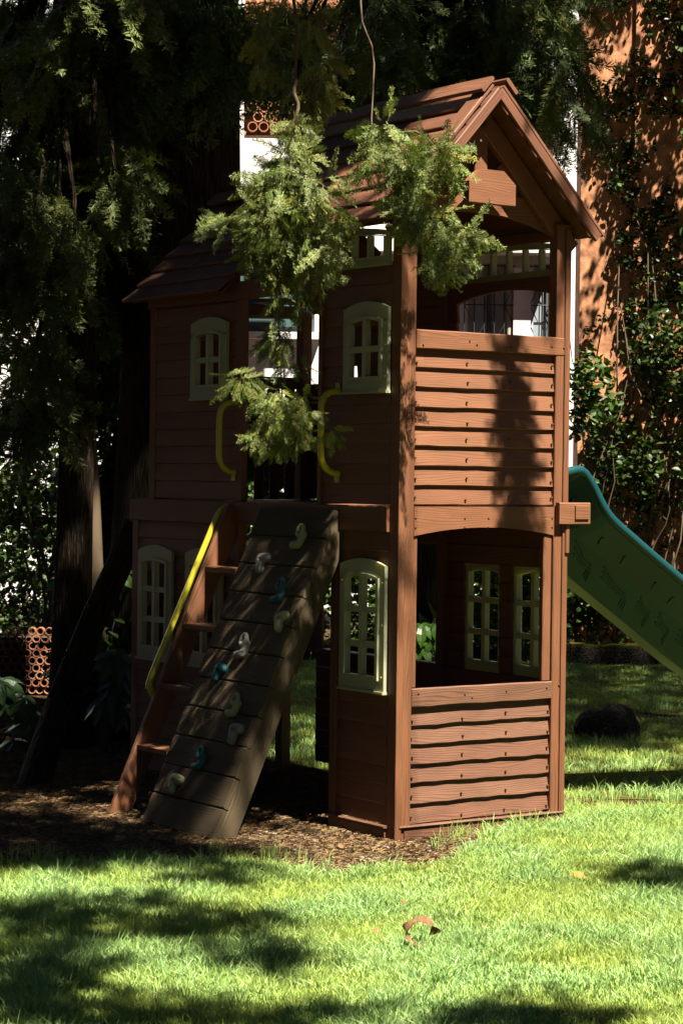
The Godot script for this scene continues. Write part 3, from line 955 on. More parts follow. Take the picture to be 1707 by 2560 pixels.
func trunk_mesh(foot: Vector3, top: Vector3, r0: float, r1: float, flute := 0.12, sides := 28) -> MB:
	var m := MB.new()
	var n := 26
	for i in n + 1:
		var t := i / float(n)
		var c := foot.lerp(top, t) + Vector3(sin(t * 5.0) * 0.03, 0, cos(t * 4.0) * 0.03)
		var r := lerpf(r0, r1, t) * (1.0 + 0.35 * exp(-t * 14.0))
		for k in sides + 1:
			var a := TAU * k / sides
			var w := 1.0 + flute * noise.get_noise_3d(cos(a) * 90.0, t * 60.0, sin(a) * 90.0)
			m.v.append(c + Vector3(cos(a), 0, sin(a)) * r * w)
			m.n.append(Vector3(cos(a), 0, sin(a)))
			m.uv.append(Vector2(foot.distance_to(top) * t, a * r0))
			m.c.append(Color.WHITE)
	for i in n:
		for k in sides:
			var a := i * (sides + 1) + k
			var b := a + sides + 1
			m.ix.append_array(PackedInt32Array([a, a + 1, b, a + 1, b + 1, b]))
	return m

func ground_at(x: float, y: float) -> Vector3:
	var d := P(x, y, 1.0) - CAM
	return CAM + d * (-CAM.y / d.y)

func tuft_mesh(sd: int, blades: int, spread: float, h0: float, h1: float) -> ArrayMesh:
	var r := RandomNumberGenerator.new()
	r.seed = sd
	var m := MB.new()
	for i in blades:
		var a := r.randf() * TAU
		var p := Vector3(cos(a), 0, sin(a)) * spread * sqrt(r.randf())
		var h := r.randf_range(h0, h1)
		var lean := Vector3(cos(a + r.randf_range(-1, 1)), 0, sin(a + r.randf_range(-1, 1))) * h * r.randf_range(0.1, 0.75)
		var w := Vector3(-sin(a * 3.1), 0, cos(a * 3.1)) * r.randf_range(0.0011, 0.0021)
		var mid := p + lean * 0.32 + Vector3(0, h * 0.58, 0)
		var tip := p + lean + Vector3(0, h * r.randf_range(0.75, 0.98), 0)
		var k := r.randf_range(0.75, 1.2)
		var col := Color(k * r.randf_range(0.85, 1.2), k, k * r.randf_range(0.7, 1.3))
		m.quad(p - w, p + w, mid + w * 0.85, mid - w * 0.85, Vector3.ZERO, Vector2.ZERO, Vector2.ZERO, Vector2.ZERO, Vector2.ZERO, col)
		m.tri(mid - w * 0.85, mid + w * 0.85, tip, Vector3.ZERO, Vector2.ZERO, Vector2.ZERO, Vector2.ZERO, col)
	return m.mesh()

# ---------------------------------------------------------------- the garden
var soil_shape := PackedVector2Array()
var worn_spot := Vector3.ZERO   # a trodden bare patch right of the playhouse
var lit_hard := []       # the same, kept clear by the nearer plants too
var lit := []            # [point, radius] that the unseen foliage overhead leaves in the sun

func bare(p: Vector3) -> bool:
	var w := p - worn_spot
	if pow(w.x / 0.42, 2) + pow(w.z / 0.15, 2) + 1.2 * noise.get_noise_2d(p.x * 300.0, p.z * 300.0) < 1.0:
		return true
	return Geometry2D.is_point_in_polygon(Vector2(p.x, p.z), soil_shape)

func keeps_sun(q: Vector3, extra := 0.0, hard := false) -> bool:
	for k in (lit_hard if hard else lit):
		var w: Vector3 = k[0] - q
		if hard and w.dot(S) > -0.15:
			continue
		if (w - S * w.dot(S)).length() < k[1] + extra:
			return true
	return false

func build_ground() -> void:
	var m := MB.new()
	m.quad(Vector3(-300, 0, 100), Vector3(300, 0, 100), Vector3(300, 0, -400), Vector3(-300, 0, -400), UP)
	structure(put("ground", m.mesh(), M.soil, self))
	worn_spot = ground_at(1575, 2010)
	for q in [[-700, 2235], [-250, 2205], [0, 2186], [120, 2165], [250, 2172], [340, 2150], [470, 2175], [610, 2142], [760, 2190], [870, 2192], [960, 2180], [1060, 2178], [1150, 2150], [1200, 2110], [1250, 2075]]:
		var g := ground_at(q[0], q[1])
		soil_shape.append(Vector2(g.x, g.z))
	for g in [HW(0.94, 0, -0.02), HW(1.0, 0, 1.2), HW(1.0, 0, 2.4), Vector3(-0.75, 0, -12.4), Vector3(-1.0, 0, -16), Vector3(-12, 0, -19), Vector3(-12, 0, -7)]:
		soil_shape.append(Vector2(g.x, g.z))
	# the lawn: turf in front and to the right, a sheet just above the soil, ragged towards it
	var t := MB.new()
	var step := 0.1
	for i in range(-40, 70):
		for j in range(30, 195):
			var c := Vector3((i + 0.5) * step, 0.004, -(j + 0.5) * step)
			if bare(c) or noise.get_noise_2d(c.x * 45.0, c.z * 45.0) > 0.62:
				continue
			t.quad(c + Vector3(-step, 0, -step) * 0.5, c + Vector3(step, 0, -step) * 0.5, c + Vector3(step, 0, step) * 0.5, c + Vector3(-step, 0, step) * 0.5, UP)
	structure(put("lawn", t.mesh(), M.turf, self))
	# grass blades
	var kinds := [tuft_mesh(1, 14, 0.035, 0.028, 0.058), tuft_mesh(2, 14, 0.035, 0.035, 0.075), tuft_mesh(3, 12, 0.04, 0.015, 0.04), tuft_mesh(4, 9, 0.03, 0.05, 0.11)]
	var ts := [[], [], [], []]
	var cs := [[], [], [], []]
	var put_tuft := func(p: Vector3, dense: float):
		var n1 := noise.get_noise_2d(p.x * 45.0, p.z * 45.0)
		var n2 := noise.get_noise_2d(p.x * 130.0 + 300.0, p.z * 130.0)
		if n1 > 0.56 + dense:
			return
		var k := 0
		if rng.randf() < 0.4:
			k = 1
		if n1 > 0.22 or rng.randf() < 0.25:
			k = 2
		var s := rf(0.75, 1.2) * (1.0 - 0.25 * clampf(n2 * 2.0, -0.6, 1.0))
		ts[k].append(Transform3D(Basis(UP, rng.randf() * TAU).scaled(Vector3(s, s * rf(0.85, 1.15), s)), p))
		var b := rf(0.65, 1.25)
		var yel := clampf(0.5 + n2 * 1.4 + rf(-0.2, 0.2), 0, 1)
		cs[k].append(Color(b * lerpf(0.9, 1.06, yel), b * lerpf(1.0, 1.01, yel), b * lerpf(1.05, 0.68, yel)))
	for i in 38000:
		var z := -rf(5.6, 10.8)
		var p := Vector3(rf(-1.0, 1.0) * (-z * 0.17 + 0.35), 0, z)
		if not bare(p):
			put_tuft.call(p, 0.0)
	for i in 14000:
		var z := -rf(10.6, 18.6)
		var p := Vector3(rf(-0.9, 3.9), 0, z)
		if not bare(p):
			put_tuft.call(p, 0.1)
	# straggling clumps over the edge of the bare soil and by the posts
	for i in 1500:
		var z := -rf(7.5, 10.8)
		var p := Vector3(rf(-1.8, 1.6), 0, z)
		var near := bare(p) and not (bare(p + Vector3(0.12, 0, 0.22)) and bare(p + Vector3(-0.1, 0, 0.1)))
		if near and noise.get_noise_2d(p.x * 90.0, p.z * 90.0) > -0.1:
			ts[3].append(Transform3D(Basis(UP, rng.randf() * TAU).scaled(Vector3.ONE * rf(0.6, 1.1)), p))
			cs[3].append(Color(rf(0.85, 1.1), rf(0.9, 1.1), rf(0.7, 1.0)))
	for i in 40:
		var p := HW(rf(0.2, 1.6), 0, -0.045 - absf(rf(0, 0.06)))
		ts[3].append(Transform3D(Basis(UP, rng.randf() * TAU).scaled(Vector3.ONE * rf(0.5, 1.25)), p))
		cs[3].append(Color(rf(0.6, 0.9), rf(0.75, 1.0), rf(0.5, 0.8)))
	var gr := node("grass", self)
	stuff(gr, "short uneven lawn grass in front of and beside the playhouse", "grass")
	for k in 4:
		scatter("blades", kinds[k], M.grass, gr, ts[k], cs[k])
	# needle litter on the bare soil
	var nm := MB.new()
	for i in 9:
		var a := rng.randf() * TAU
		var d := Vector3(cos(a), rf(-0.05, 0.22), sin(a))
		var o := Vector3(rf(-0.04, 0.04), 0.004, rf(-0.04, 0.04))
		var w := Vector3(-d.z, 0, d.x) * 0.0009
		var l := rf(0.015, 0.045)
		m = nm
		nm.tri(o - w, o + w, o + d * l, UP)
		nm.tri(o - w + Vector3(0, 0.002, 0), o + d * l, o + Vector3(0, -0.002, 0) + w, Vector3.ZERO)
	var lt := []
	var lc := []
	for i in 22000:
		var z := -rf(8.2, 15.0)
		var p := Vector3(rf(-2.9, 1.2), 0, z)
		if bare(p):
			lt.append(Transform3D(Basis(UP, rng.randf() * TAU).scaled(Vector3.ONE * rf(0.7, 1.5)), p + Vector3(0, rf(0, 0.006), 0)))
			var k := rf(0.45, 1.25)
			lc.append(Color(k, k * rf(0.85, 1.05), k * rf(0.7, 1.1)))
	stuff(scatter("needle_litter", nm.mesh(), M.straw, self, lt, lc), "brown dry needle litter covering the bare soil by the climbing wall", "litter")
	# small scraps of dry leaf and stone
	var sm := leaf_cluster(77, 1, 0.045, 0.026, 0.0)
	lt = []
	lc = []
	for i in 150:
		var p := Vector3(rf(-2.4, 1.3), 0.012, -rf(7.0, 13.5))
		if bare(p) or i < 14:
			lt.append(aim(Vector3(rf(-1, 1), rf(-0.1, 0.2), rf(-1, 1)).normalized(), p, rf(0.5, 1.2)))
			var k := rf(0.6, 1.5)
			lc.append(Color(k, k, k * 1.2))
	stuff(scatter("leaf_scraps", sm, M.dry, self, lt, lc), "small dry leaf scraps lying on the bare soil", "litter")
	var peb := nets(func(p: Vector3) -> float: return Vector3(p.x, p.y * 1.7, p.z * 1.2).length() - 1.0 + 0.12 * sin(p.x * 4.0 + p.y * 3.0), Vector3(-1.3, -0.9, -1.2), Vector3(1.3, 0.9, 1.2), 0.3)
	lt = []
	lc = []
	for i in 420:
		var p := ground_at(rf(560, 1230), rf(2085, 2180)) if i < 260 else Vector3(rf(-2.2, 0.5), 0, -rf(8.5, 12.5))
		if bare(p):
			lt.append(Transform3D(Basis(UP, rng.randf() * TAU).scaled(Vector3.ONE * rf(0.003, 0.013)), p + Vector3(0, 0.003, 0)))
			lc.append(Color(1, 1, 1))
	stuff(scatter("pebbles", peb, mat(0.20, 0.17, 0.135, 0.9), self, lt, lc), "small pale pebbles scattered over the soil near the playhouse corner", "pebbles")

func curled_leaf() -> void:
	# a big dry leaf rolled into a loop, standing in the grass
	var c := ground_at(1048, 2392) + Vector3(0, 0.083, 0)
	var m := MB.new()
	var n := 26
	var prev := []
	for i in n + 1:
		var t := i / float(n)
		var a := -0.6 + t * 5.6
		var r := 0.038 + 0.006 * sin(t * 7.0) + 0.010 * t
		var p := Vector3(cos(a) * r * 1.15, sin(a) * r * 0.85, 0.012 * sin(t * 9.0))
		var w := (0.024 + 0.008 * sin(t * 23.0)) * sin(PI * clampf(t * 0.9 + 0.09, 0, 1)) + 0.004
		var sk := Vector3(0.012 * sin(t * 15.0), 0.006 * cos(t * 11.0), 0)
		var row := [p + Vector3(0, 0, w) + sk, p + Vector3(0, 0, w * 0.3) * 1.0 - p.normalized() * 0.004, p - Vector3(0, 0, w * 0.4), p - Vector3(0, 0, w) - sk]
		if i:
			for k in 3:
				var sh := 0.75 + 0.4 * noise.get_noise_2d(i * 40.0, k * 55.0)
				m.quad(prev[k], row[k], row[k + 1], prev[k + 1], Vector3.ZERO, Vector2.ZERO, Vector2.ZERO, Vector2.ZERO, Vector2.ZERO, Color(sh, sh, sh))
		prev = row
	tube([prev[1], prev[1] + Vector3(0.01, 0.012, 0.0), prev[1] + Vector3(0.03, 0.012, 0.005)], [0.002, 0.0016, 0.001], 5, m)
	var o := put("dry_leaf", m.mesh(), M.dry, self, Transform3D(Basis(UP, 0.25), c))
	tag(o, "large curled brown dry leaf standing in the sunny lawn", "leaf")
	for q in [[1438, 2212, "yellow fallen leaf lying on the lawn at the far side, near a shadow", 0.05], [1005, 2282, "small tan fallen leaf on the lawn behind the curled dry leaf", 0.03], [1185, 2082, "tan dry leaf lying on the soil against the playhouse base board", 0.06], [935, 2352, "tiny orange leaf lying on the lawn beside the curled dry leaf", 0.022]]:
		var mm := MB.new()
		leaf_shape(mm, Vector3(-q[3] * 0.5, 0, 0), Vector3(1, 0.25, 0.2).normalized(), Vector3(0.1, 1, 0.5).normalized(), q[3] * 1.3, q[3] * 0.8, Color.WHITE, 0.4, 0.5)
		tag(put("fallen_leaf", mm.mesh(), M.yellow_leaf if q[0] == 1438 else M.dry, self, Transform3D(Basis(UP, rf(-0.6, 0.6)), ground_at(q[0], q[1]) + Vector3(0, 0.035 if q[0] != 1185 else 0.012, 0))), q[2], "leaf", "fallen leaves")

func build_boughs() -> void:
	var sp := [spray_mesh(5), spray_mesh(6), spray_mesh(7)]
	M.sprays = sp
	var d1 := 9.35
	var b1 := [pxblob(742, 330, d1, 27, 38, 54), pxblob(735, 400, d1, 51, 38, 81), pxblob(700, 470, d1, 72, 42, 144), pxblob(790, 480, d1, 59, 51, 135), pxblob(690, 545, d1, 93, 42, 171), pxblob(575, 552, d1, 52, 23, 81), pxblob(845, 520, d1, 38, 51, 81), pxblob(640, 605, d1, 46, 38, 63), pxblob(730, 600, d1, 68, 42, 117), pxblob(810, 610, d1, 38, 34, 63), pxblob(700, 670, d1 + 0.1, 42, 29, 54), pxblob(785, 690, d1 + 0.1, 21, 25, 31)]
	var b1b := [pxblob(705, 740, d1 + 0.15, 34, 50, 75), pxblob(700, 830, d1 + 0.15, 34, 50, 70), pxblob(725, 900, d1 + 0.15, 42, 34, 55), pxblob(770, 740, d1 + 0.1, 20, 34, 28)]
	var b1c := [pxblob(610, 950, d1, 46, 27, 84), pxblob(680, 990, d1, 46, 27, 84), pxblob(700, 1045, d1, 44, 30, 98), pxblob(725, 1090, d1, 35, 25, 70), pxblob(660, 1100, d1, 23, 23, 35), pxblob(755, 1020, d1, 25, 42, 56), pxblob(828, 1078, d1, 12, 13, 14)]
	for b in b1 + b1c:
		lit.append([b[0], b[1].x + 0.06])
	var o := node("cypress_bough", self)
	tag(o, "sunlit cypress bough hanging down in front of the climbing side of the playhouse", "branch", "hanging cypress boughs")
	var tw := MB.new()
	limb(tw, P(735, -80, d1 + 0.3), P(742, 200, d1 + 0.1), 0.008, 0.007, 0.0)
	limb(tw, P(742, 200, d1 + 0.1), P(738, 320, d1), 0.008, 0.007, 0.0)
	limb(tw, P(738, 320, d1), P(715, 640, d1), 0.007, 0.006, 0.02)
	limb(tw, P(715, 640, d1), P(700, 960, d1 + 0.2), 0.006, 0.004, 0.02)
	limb(tw, P(700, 960, d1 + 0.2), P(715, 1120, d1), 0.004, 0.002, 0.02)
	limb(tw, P(725, 440, d1), P(560, 560, d1), 0.005, 0.002, 0.03)
	limb(tw, P(725, 430, d1), P(860, 520, d1), 0.005, 0.002, 0.03)
	limb(tw, P(690, 960, d1 + 0.1), P(590, 950, d1), 0.003, 0.002, 0.02)
	limb(tw, P(790, 600, d1), P(770, 720, d1), 0.003, 0.0015, 0.0)
	put("twig", tw.mesh(), M.twig, o)
	var ts := []
	var cs := []
	fill(b1, 0.075, 0.15, 0.5, ts, cs, Color(1, 1, 1), 0.05, 0.10, 4.0)
	fill(b1c, 0.06, 0.11, 0.6, ts, cs, Color(1.05, 1.05, 0.9), 0.06, 0.12, 4.0)
	fill(b1b, 0.07, 0.13, 0.7, ts, cs, Color(0.8, 0.85, 0.9), 0.08, 0.05, 4.0)
	scatter("foliage", sp[0], M.bough, o, ts, cs)
	# the second bough, over the front of the roof
	var d2 := 9.0
	var b2 := [pxblob(935, 385, d2, 28, 44, 63), pxblob(1005, 395, d2, 48, 24, 81), pxblob(1085, 385, d2, 52, 28, 99), pxblob(1135, 415, d2, 33, 28, 63), pxblob(1025, 460, d2, 35, 39, 81), pxblob(1055, 520, d2, 48, 39, 108), pxblob(1060, 580, d2, 48, 39, 99), pxblob(1075, 640, d2, 35, 35, 63), pxblob(1155, 585, d2, 36, 21, 54), pxblob(1115, 625, d2, 35, 22, 45), pxblob(1125, 680, d2, 8, 26, 12), pxblob(950, 320, d2, 26, 26, 31)]
	for b in b2:
		lit.append([b[0], b[1].x + 0.05])
	o = node("cypress_bough", self)
	tag(o, "sunlit cypress bough drooping over the roof edge and upper front corner post", "branch", "hanging cypress boughs")
	tw = MB.new()
	limb(tw, P(905, -60, d2 + 0.3), P(940, 330, d2), 0.004, 0.003, 0.0)
	limb(tw, P(940, 330, d2), P(1130, 405, d2), 0.006, 0.002, 0.05)
	limb(tw, P(1000, 380, d2), P(1070, 640, d2), 0.004, 0.002, 0.04)
	limb(tw, P(1050, 520, d2), P(1180, 590, d2), 0.003, 0.0015, 0.03)
	put("twig", tw.mesh(), M.twig, o)
	ts = []
	cs = []
	fill(b2, 0.075, 0.15, 0.4, ts, cs, Color(1, 1.03, 1), 0.05, 0.14, 4.0)
	scatter("foliage", sp[1], M.bough, o, ts, cs)
	# thinner strands near the top of the picture
	for q in [[[665, 75, 9.6, 30, 30, 22], [655, 150, 9.6, 24, 24, 12], [690, 20, 9.6, 20, 20, 8], "thin cypress strand with curled bare twigs near the top of the picture"], [[800, 180, 9.7, 30, 60, 45], [790, 60, 9.7, 25, 40, 20], [770, 240, 9.7, 30, 45, 40], "loose yellowish cypress strand hanging between the two sunlit boughs"]]:
		o = node("cypress_bough", self)
		tag(o, q[3], "branch", "hanging cypress boughs")
		tw = MB.new()
		var bl := []
		for i in 3:
			bl.append(pxblob(q[i][0], q[i][1], q[i][2], q[i][3], q[i][4], q[i][5]))
			limb(tw, P(q[i][0] + 20, -40, q[i][2] + 0.1), P(q[i][0] - 5, q[i][1] + q[i][4] * 0.6, q[i][2]), 0.004, 0.0015, 0.0)
			limb(tw, P(q[i][0], q[i][1], q[i][2]), P(q[i][0] + rf(-50, 50), q[i][1] + rf(30, 90), q[i][2]), 0.003, 0.001, rf(-0.05, 0.05))
		put("twig", tw.mesh(), M.twig, o)
		ts = []
		cs = []
		fill(bl, 0.09, 0.15, 0.7, ts, cs, Color(1.1, 1.05, 0.85), 0.12)
		scatter("foliage", sp[2], M.bough, o, ts, cs)

func cypress(label: String, foot: Vector3, r: float, h: float, blobs: Array, tint: Color, s0 := 0.25, s1 := 0.45, lean := Vector3.ZERO) -> Node3D:
	var o := node("cypress_tree", self)
	tag(o, label, "tree", "cypress trees behind the playhouse")
	var top := foot + Vector3(0, h, 0) + lean
	put("trunk", trunk_mesh(foot - Vector3(0, 0.1, 0), top, r, r * 0.72).mesh(), M.bark, o)
	var br := MB.new()
	for b in blobs:
		var t := clampf((b[0].y + 1.2 - foot.y) / h, 0.1, 1.0)
		limb(br, foot.lerp(top, t), b[0], 0.035, 0.008, 0.15)
	put("branches", br.mesh(), M.bark, o)
	var ts := []
	var cs := []
	fill(blobs, s0, s1, 0.9, ts, cs, tint, 0.10, 0.09)
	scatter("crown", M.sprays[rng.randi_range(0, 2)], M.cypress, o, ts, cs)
	return o

func build_trees() -> void:
	lit_hard = [[Vector3(-2.15, 0.3, -15.5), 0.22], [Vector3(-2.5, 0.25, -15.5), 0.22]]
	for q in [[215, 1430, 12.8, 0.14], [20, 1750, 12.4, 0.1], [1075, 1590, 13.4, 0.16], [400, 1460, 13.2, 0.12], [540, 1540, 13.2, 0.12], [235, 1100, 12.75, 0.05], [245, 1220, 12.75, 0.05], [615, 1390, 13.3, 0.1]]:
		lit_hard.append([P(q[0], q[1], q[2]), q[3]])
	var G := func(X: float, d: float) -> Vector3: return Vector3(X, 0, -d)
	# hanging crowns, given by where they show
	var a := []
	for i in 14:
		a.append(pxblob(rf(230, 560), rf(-80, 200), rf(12.4, 13.0), rf(40, 80), rf(70, 110), 40, 0.35))
	for q in [[500, 110, 12.4], [540, 60, 12.4], [430, 40, 12.4]]:
		a.append(pxblob(q[0], q[1], q[2], 45, 80, 80, 0.3))
	cypress("massive dark cypress trunk rising behind the lower roof of the playhouse", G.call(-0.99, 13.2), 0.37, 9.5, a, Color(0.8, 0.9, 0.9))
	a = []
	for i in 26:
		a.append(pxblob(rf(900, 1450), rf(-60, 280), rf(13.4, 16.0), rf(40, 80), rf(60, 120), 55, 0.5))
	for i in 14:
		a.append(pxblob(rf(690, 960), rf(-60, 320), rf(12.8, 15.0), rf(35, 70), rf(60, 110), 45, 0.4))
	cypress("dark upright cypress trunk standing behind the ridge of the upper roof", G.call(0.49, 14.2), 0.2, 9.5, a, Color(0.85, 0.95, 0.9))
	a = []
	for i in 38:
		a.append(pxblob(rf(-120, 320), rf(-60, 820), rf(11.8, 15.0), rf(40, 80), rf(60, 120), 42, 0.4))
	for q in [[20, 30, 13.5], [40, 120, 13.8], [250, 380, 11.9], [300, 420, 11.9], [155, 150, 11.9], [170, 200, 12.0], [150, 520, 12.0], [210, 10, 12.0], [100, 880, 12.0], [70, 1000, 12.2], [60, 680, 12]]:
		a.append(pxblob(q[0], q[1], q[2], 42, 60, 80, 0.25))
	for q in [[270, 640, 13.6], [285, 730, 13.8], [300, 830, 13.8], [255, 560, 13.6], [310, 560, 13.8], [295, 920, 14]]:
		a.append(pxblob(q[0], q[1], q[2], 50, 60, 75, 0.3))
	cypress("slim cypress trunk among hanging foliage beyond the leaning log", G.call(-1.52, 12.6), 0.10, 9.0, a, Color(1.0, 0.98, 0.75), 0.2, 0.4)
	# a slender leaning trunk with a pale sunlit edge
	var o := node("slender_trunk", self)
	tag(o, "slender leaning tree stem with a pale yellowish edge in the shade", "tree")
	put("trunk", trunk_mesh(Vector3(-1.36, -0.05, -12.7), Vector3(-1.62, 4.2, -12.9), 0.05, 0.03, 0.05, 12).mesh(), M.twig, o)
	# the leaning log beside the playhouse
	var lg := put("leaning_log", tube([ground_at(75, 1965) - Vector3(0, 0.06, 0), P(150, 1760, 11.6), P(230, 1560, 11.6), P(345, 1310, 11.6)], [0.085, 0.075, 0.07, 0.07], 14).mesh(), M.bark, self)
	tag(lg, "thick dark log leaning from the ground against the shaded end of the playhouse", "log")
	# broad-leaved shrubs, each one a thing
	var lc := [leaf_cluster(91, 9, 0.085, 0.042, 0.12), leaf_cluster(92, 9, 0.06, 0.04, 0.10), leaf_cluster(93, 8, 0.12, 0.05, 0.14), leaf_cluster(94, 14, 0.075, 0.05, 0.26)]
	M.leafc = lc
	var shrubs := [
		["tall dense shrub with small leaves at the edge of the shade, behind the clay screen", 60, 1250, 17.6, 190, 230, 260, 1, Vector3(-2.4, 0, -17.6), 1.0],
		["leafy shrub between the slender stem and the leaning log", 265, 1180, 13.6, 90, 260, 330, 0, Vector3(-1.4, 0, -13.6), 0.9],
		["dark shrub under the leaning log with hanging long leaves", 250, 1640, 12.9, 80, 120, 120, 2, Vector3(-1.35, 0, -12.9), 0.75],
		["dark green shrub seen through the lower side windows of the playhouse", 470, 1480, 14.2, 130, 190, 300, 0, Vector3(-0.95, 0, -14.2), 1.1],
		["leafy shrub seen between the ladder and the climbing wall", 640, 1450, 14.6, 90, 150, 220, 2, Vector3(-0.55, 0, -14.6), 1.1],
		["tall shrub behind the playhouse seen through the upper doorway railing", 690, 1130, 15.4, 150, 130, 260, 0, Vector3(-0.45, 0, -15.4), 0.8],
		["dark shrub seen through the left part of the open lower front window", 1060, 1420, 16.4, 70, 180, 220, 1, Vector3(0.6, 0, -16.4), 0.8],
		["glossy shrub with bright leaves seen through the open lower front window", 1075, 1580, 14.0, 45, 55, 50, 2, Vector3(0.55, 0, -14.0), 1.5],
		["shrub behind the glazed far windows of the lower room", 1270, 1500, 18.2, 110, 160, 300, 1, Vector3(1.35, 0, -18.2), 1.0],
		["dark shrub below the slide against the orange wall", 1500, 1520, 19.0, 110, 110, 300, 1, Vector3(2.2, 0, -19.0), 0.8],
		["bushy shrub above the top of the slide beside the house corner", 1480, 1000, 19.2, 60, 120, 120, 1, Vector3(2.1, 0, -19.2), 0.7],
		["spreading shrub above the slide with a few yellow leaves", 1610, 1180, 19.2, 130, 130, 150, 1, Vector3(2.55, 0, -19.2), 0.5],
		["small-leaved climber on the far corner of the orange wall", 1660, 900, 19.5, 80, 150, 130, 1, Vector3(2.8, 0, -19.5), 0.5],
		["dense dark hedge plant far behind the slender stem", 120, 850, 17.5, 240, 240, 200, 0, Vector3(-2.3, 0, -17.5), 0.7],
		["tall leafy shrub in front of the white house behind the lower roof", 330, 960, 16.5, 140, 190, 190, 1, Vector3(-1.5, 0, -16.5), 0.8],
	]
	for q in shrubs:
		o = node("shrub", self)
		tag(o, q[0], "shrub", "shrubs round the playhouse")
		var foot: Vector3 = q[8]
		var c := P(q[1], q[2], q[3])
		var st := MB.new()
		for i in 5:
			limb(st, foot + Vector3(rf(-0.08, 0.08), -0.03, rf(-0.08, 0.08)), c + Vector3(rf(-1, 1) * q[4], rf(-0.6, 0.9) * q[5], 0) * q[3] / FPX + Vector3(0, 0, rf(-0.2, 0.2)), 0.014, 0.004, 0.05)
		put("stem", st.mesh(), M.twig, o)
		var ts := []
		var cs := []
		for i in q[6]:
			var oo := rdir() * pow(rng.randf(), 0.45)
			var p: Vector3 = c + oo * Vector3(q[4] * q[3] / FPX, q[5] * q[3] / FPX, 0.4)
			if noise.get_noise_3d(p.x * 130.0, p.y * 130.0, p.z * 130.0) < -0.22 or keeps_sun(p, 0.05, true):
				continue
			ts.append(Transform3D(Basis.from_euler(Vector3(rf(-0.4, 0.4), rng.randf() * TAU, rf(-0.4, 0.4))).scaled(Vector3.ONE * rf(0.8, 1.35)), p))
			var k: float = rf(0.65, 1.3) * q[9]
			cs.append(Color(k * rf(0.85, 1.25), k, k * rf(0.7, 1.1)) if rng.randf() > 0.02 else Color(k * 4.0, k * 2.0, k * 0.6))
		scatter("foliage", lc[q[7]], M.leaf, o, ts, cs)
	# the clipped hedge along the far side of the garden
	o = node("hedge", self)
	tag(o, "long dark hedge along the far edge of the garden behind the playhouse", "hedge")
	var hs := MB.new()
	for i in 24:
		var hx := -6.5 + i * 0.37
		limb(hs, Vector3(hx, -0.03, -19.7), Vector3(hx + rf(-0.15, 0.15), 1.3, -19.7 + rf(-0.15, 0.15)), 0.018, 0.006, 0.0)
	put("stem", hs.mesh(), M.twig, o)
	var ht := []
	var hc := []
	for i in 4500:
		var hp := Vector3(rf(-6.6, 2.0), 0, -19.7 + rf(-0.35, 0.35))
		hp.y = rf(0.0, 1.5 + 0.25 * noise.get_noise_1d(hp.x * 80.0))
		ht.append(Transform3D(Basis.from_euler(Vector3(rf(-0.4, 0.4), rng.randf() * TAU, rf(-0.4, 0.4))).scaled(Vector3.ONE * rf(0.8, 1.3)), hp))
		var hk := rf(0.4, 0.9)
		hc.append(Color(hk, hk, hk))
	scatter("foliage", lc[1], M.leaf, o, ht, hc)
	# unseen evergreens beyond the left edge, placed to keep sky off the climbing side
	for i in 4:
		var fx := Vector3(-3.6 - 0.9 * (i % 2), 0, -4.5 - i * 2.1)
		var bl := []
		for k in 22:
			var hh := 0.6 + k * 0.38
			bl.append([fx + Vector3(rf(-0.4, 0.4), hh, rf(-0.4, 0.4)), Vector3(1.0, 0.55, 1.0) * (1.1 - 0.025 * k), 42])
		var cy := cypress("unseen cypress %s beyond the left edge, placed to darken the climbing side" % ["nearest the lawn", "second from the lawn", "third from the lawn", "farthest from the lawn"][i], fx, 0.16, 9.0, bl, Color(0.8, 0.85, 0.8), 0.4, 0.7)
		cy.set_meta("group", "trees outside the picture")
	# palmate plants whose leaves show one by one
	var lm := MB.new()
	leaf_shape(lm, Vector3.ZERO, Vector3(0, 1, 0), Vector3(0, 0, 1), 1.0, 0.42, Color.WHITE, 0.2, 0.35)
	var leafm := lm.mesh()
	var bright := leafy(0.06, 0.14, 0.02, 0.3, 0.6)
	var deep := leafy(0.036, 0.075, 0.025, 0.28, 0.4)
	for q in [["palmate shrub with light green leaves below the slender stem", Vector3(-1.45, 0, -12.9), [[190, 1400], [215, 1430], [255, 1440], [175, 1445], [280, 1420], [230, 1470]], bright, 12.8, 0.17], ["palmate plant with glossy leaves at the foot of the clay screen", Vector3(-1.95, 0, -12.6), [[15, 1740], [65, 1800], [40, 1850], [5, 1700], [90, 1790], [60, 1745]], deep, 12.4, 0.15], ["palmate shrub with drooping leaves between log and playhouse", Vector3(-1.3, 0, -12.3), [[290, 1640], [305, 1690], [260, 1745], [310, 1770], [285, 1710]], deep, 12.2, 0.16], ["bright leafy plant behind the open lower front window", Vector3(0.55, 0, -13.6), [[1055, 1560], [1080, 1590], [1100, 1650], [1050, 1610], [1090, 1560]], bright, 13.4, 0.14], ["sunny leafy plant seen through the glazed lower side windows", Vector3(-0.9, 0, -13.4), [[400, 1430], [410, 1470], [395, 1560], [540, 1530], [535, 1560], [415, 1600]], bright, 13.2, 0.14], ["leafy plant beside the ladder seen below the deck", Vector3(-0.5, 0, -13.5), [[610, 1375], [625, 1400], [600, 1440], [640, 1360]], bright, 13.3, 0.12]]:
		o = node("palmate_plant", self)
		tag(o, q[0], "plant", "palmate plants in the shade")
		var st := MB.new()
		for w in q[2]:
			var tip := P(w[0], w[1], q[4])
			limb(st, q[1] - Vector3(0, 0.03, 0), tip, 0.008, 0.003, 0.06)
		put("stem", st.mesh(), M.twig, o)
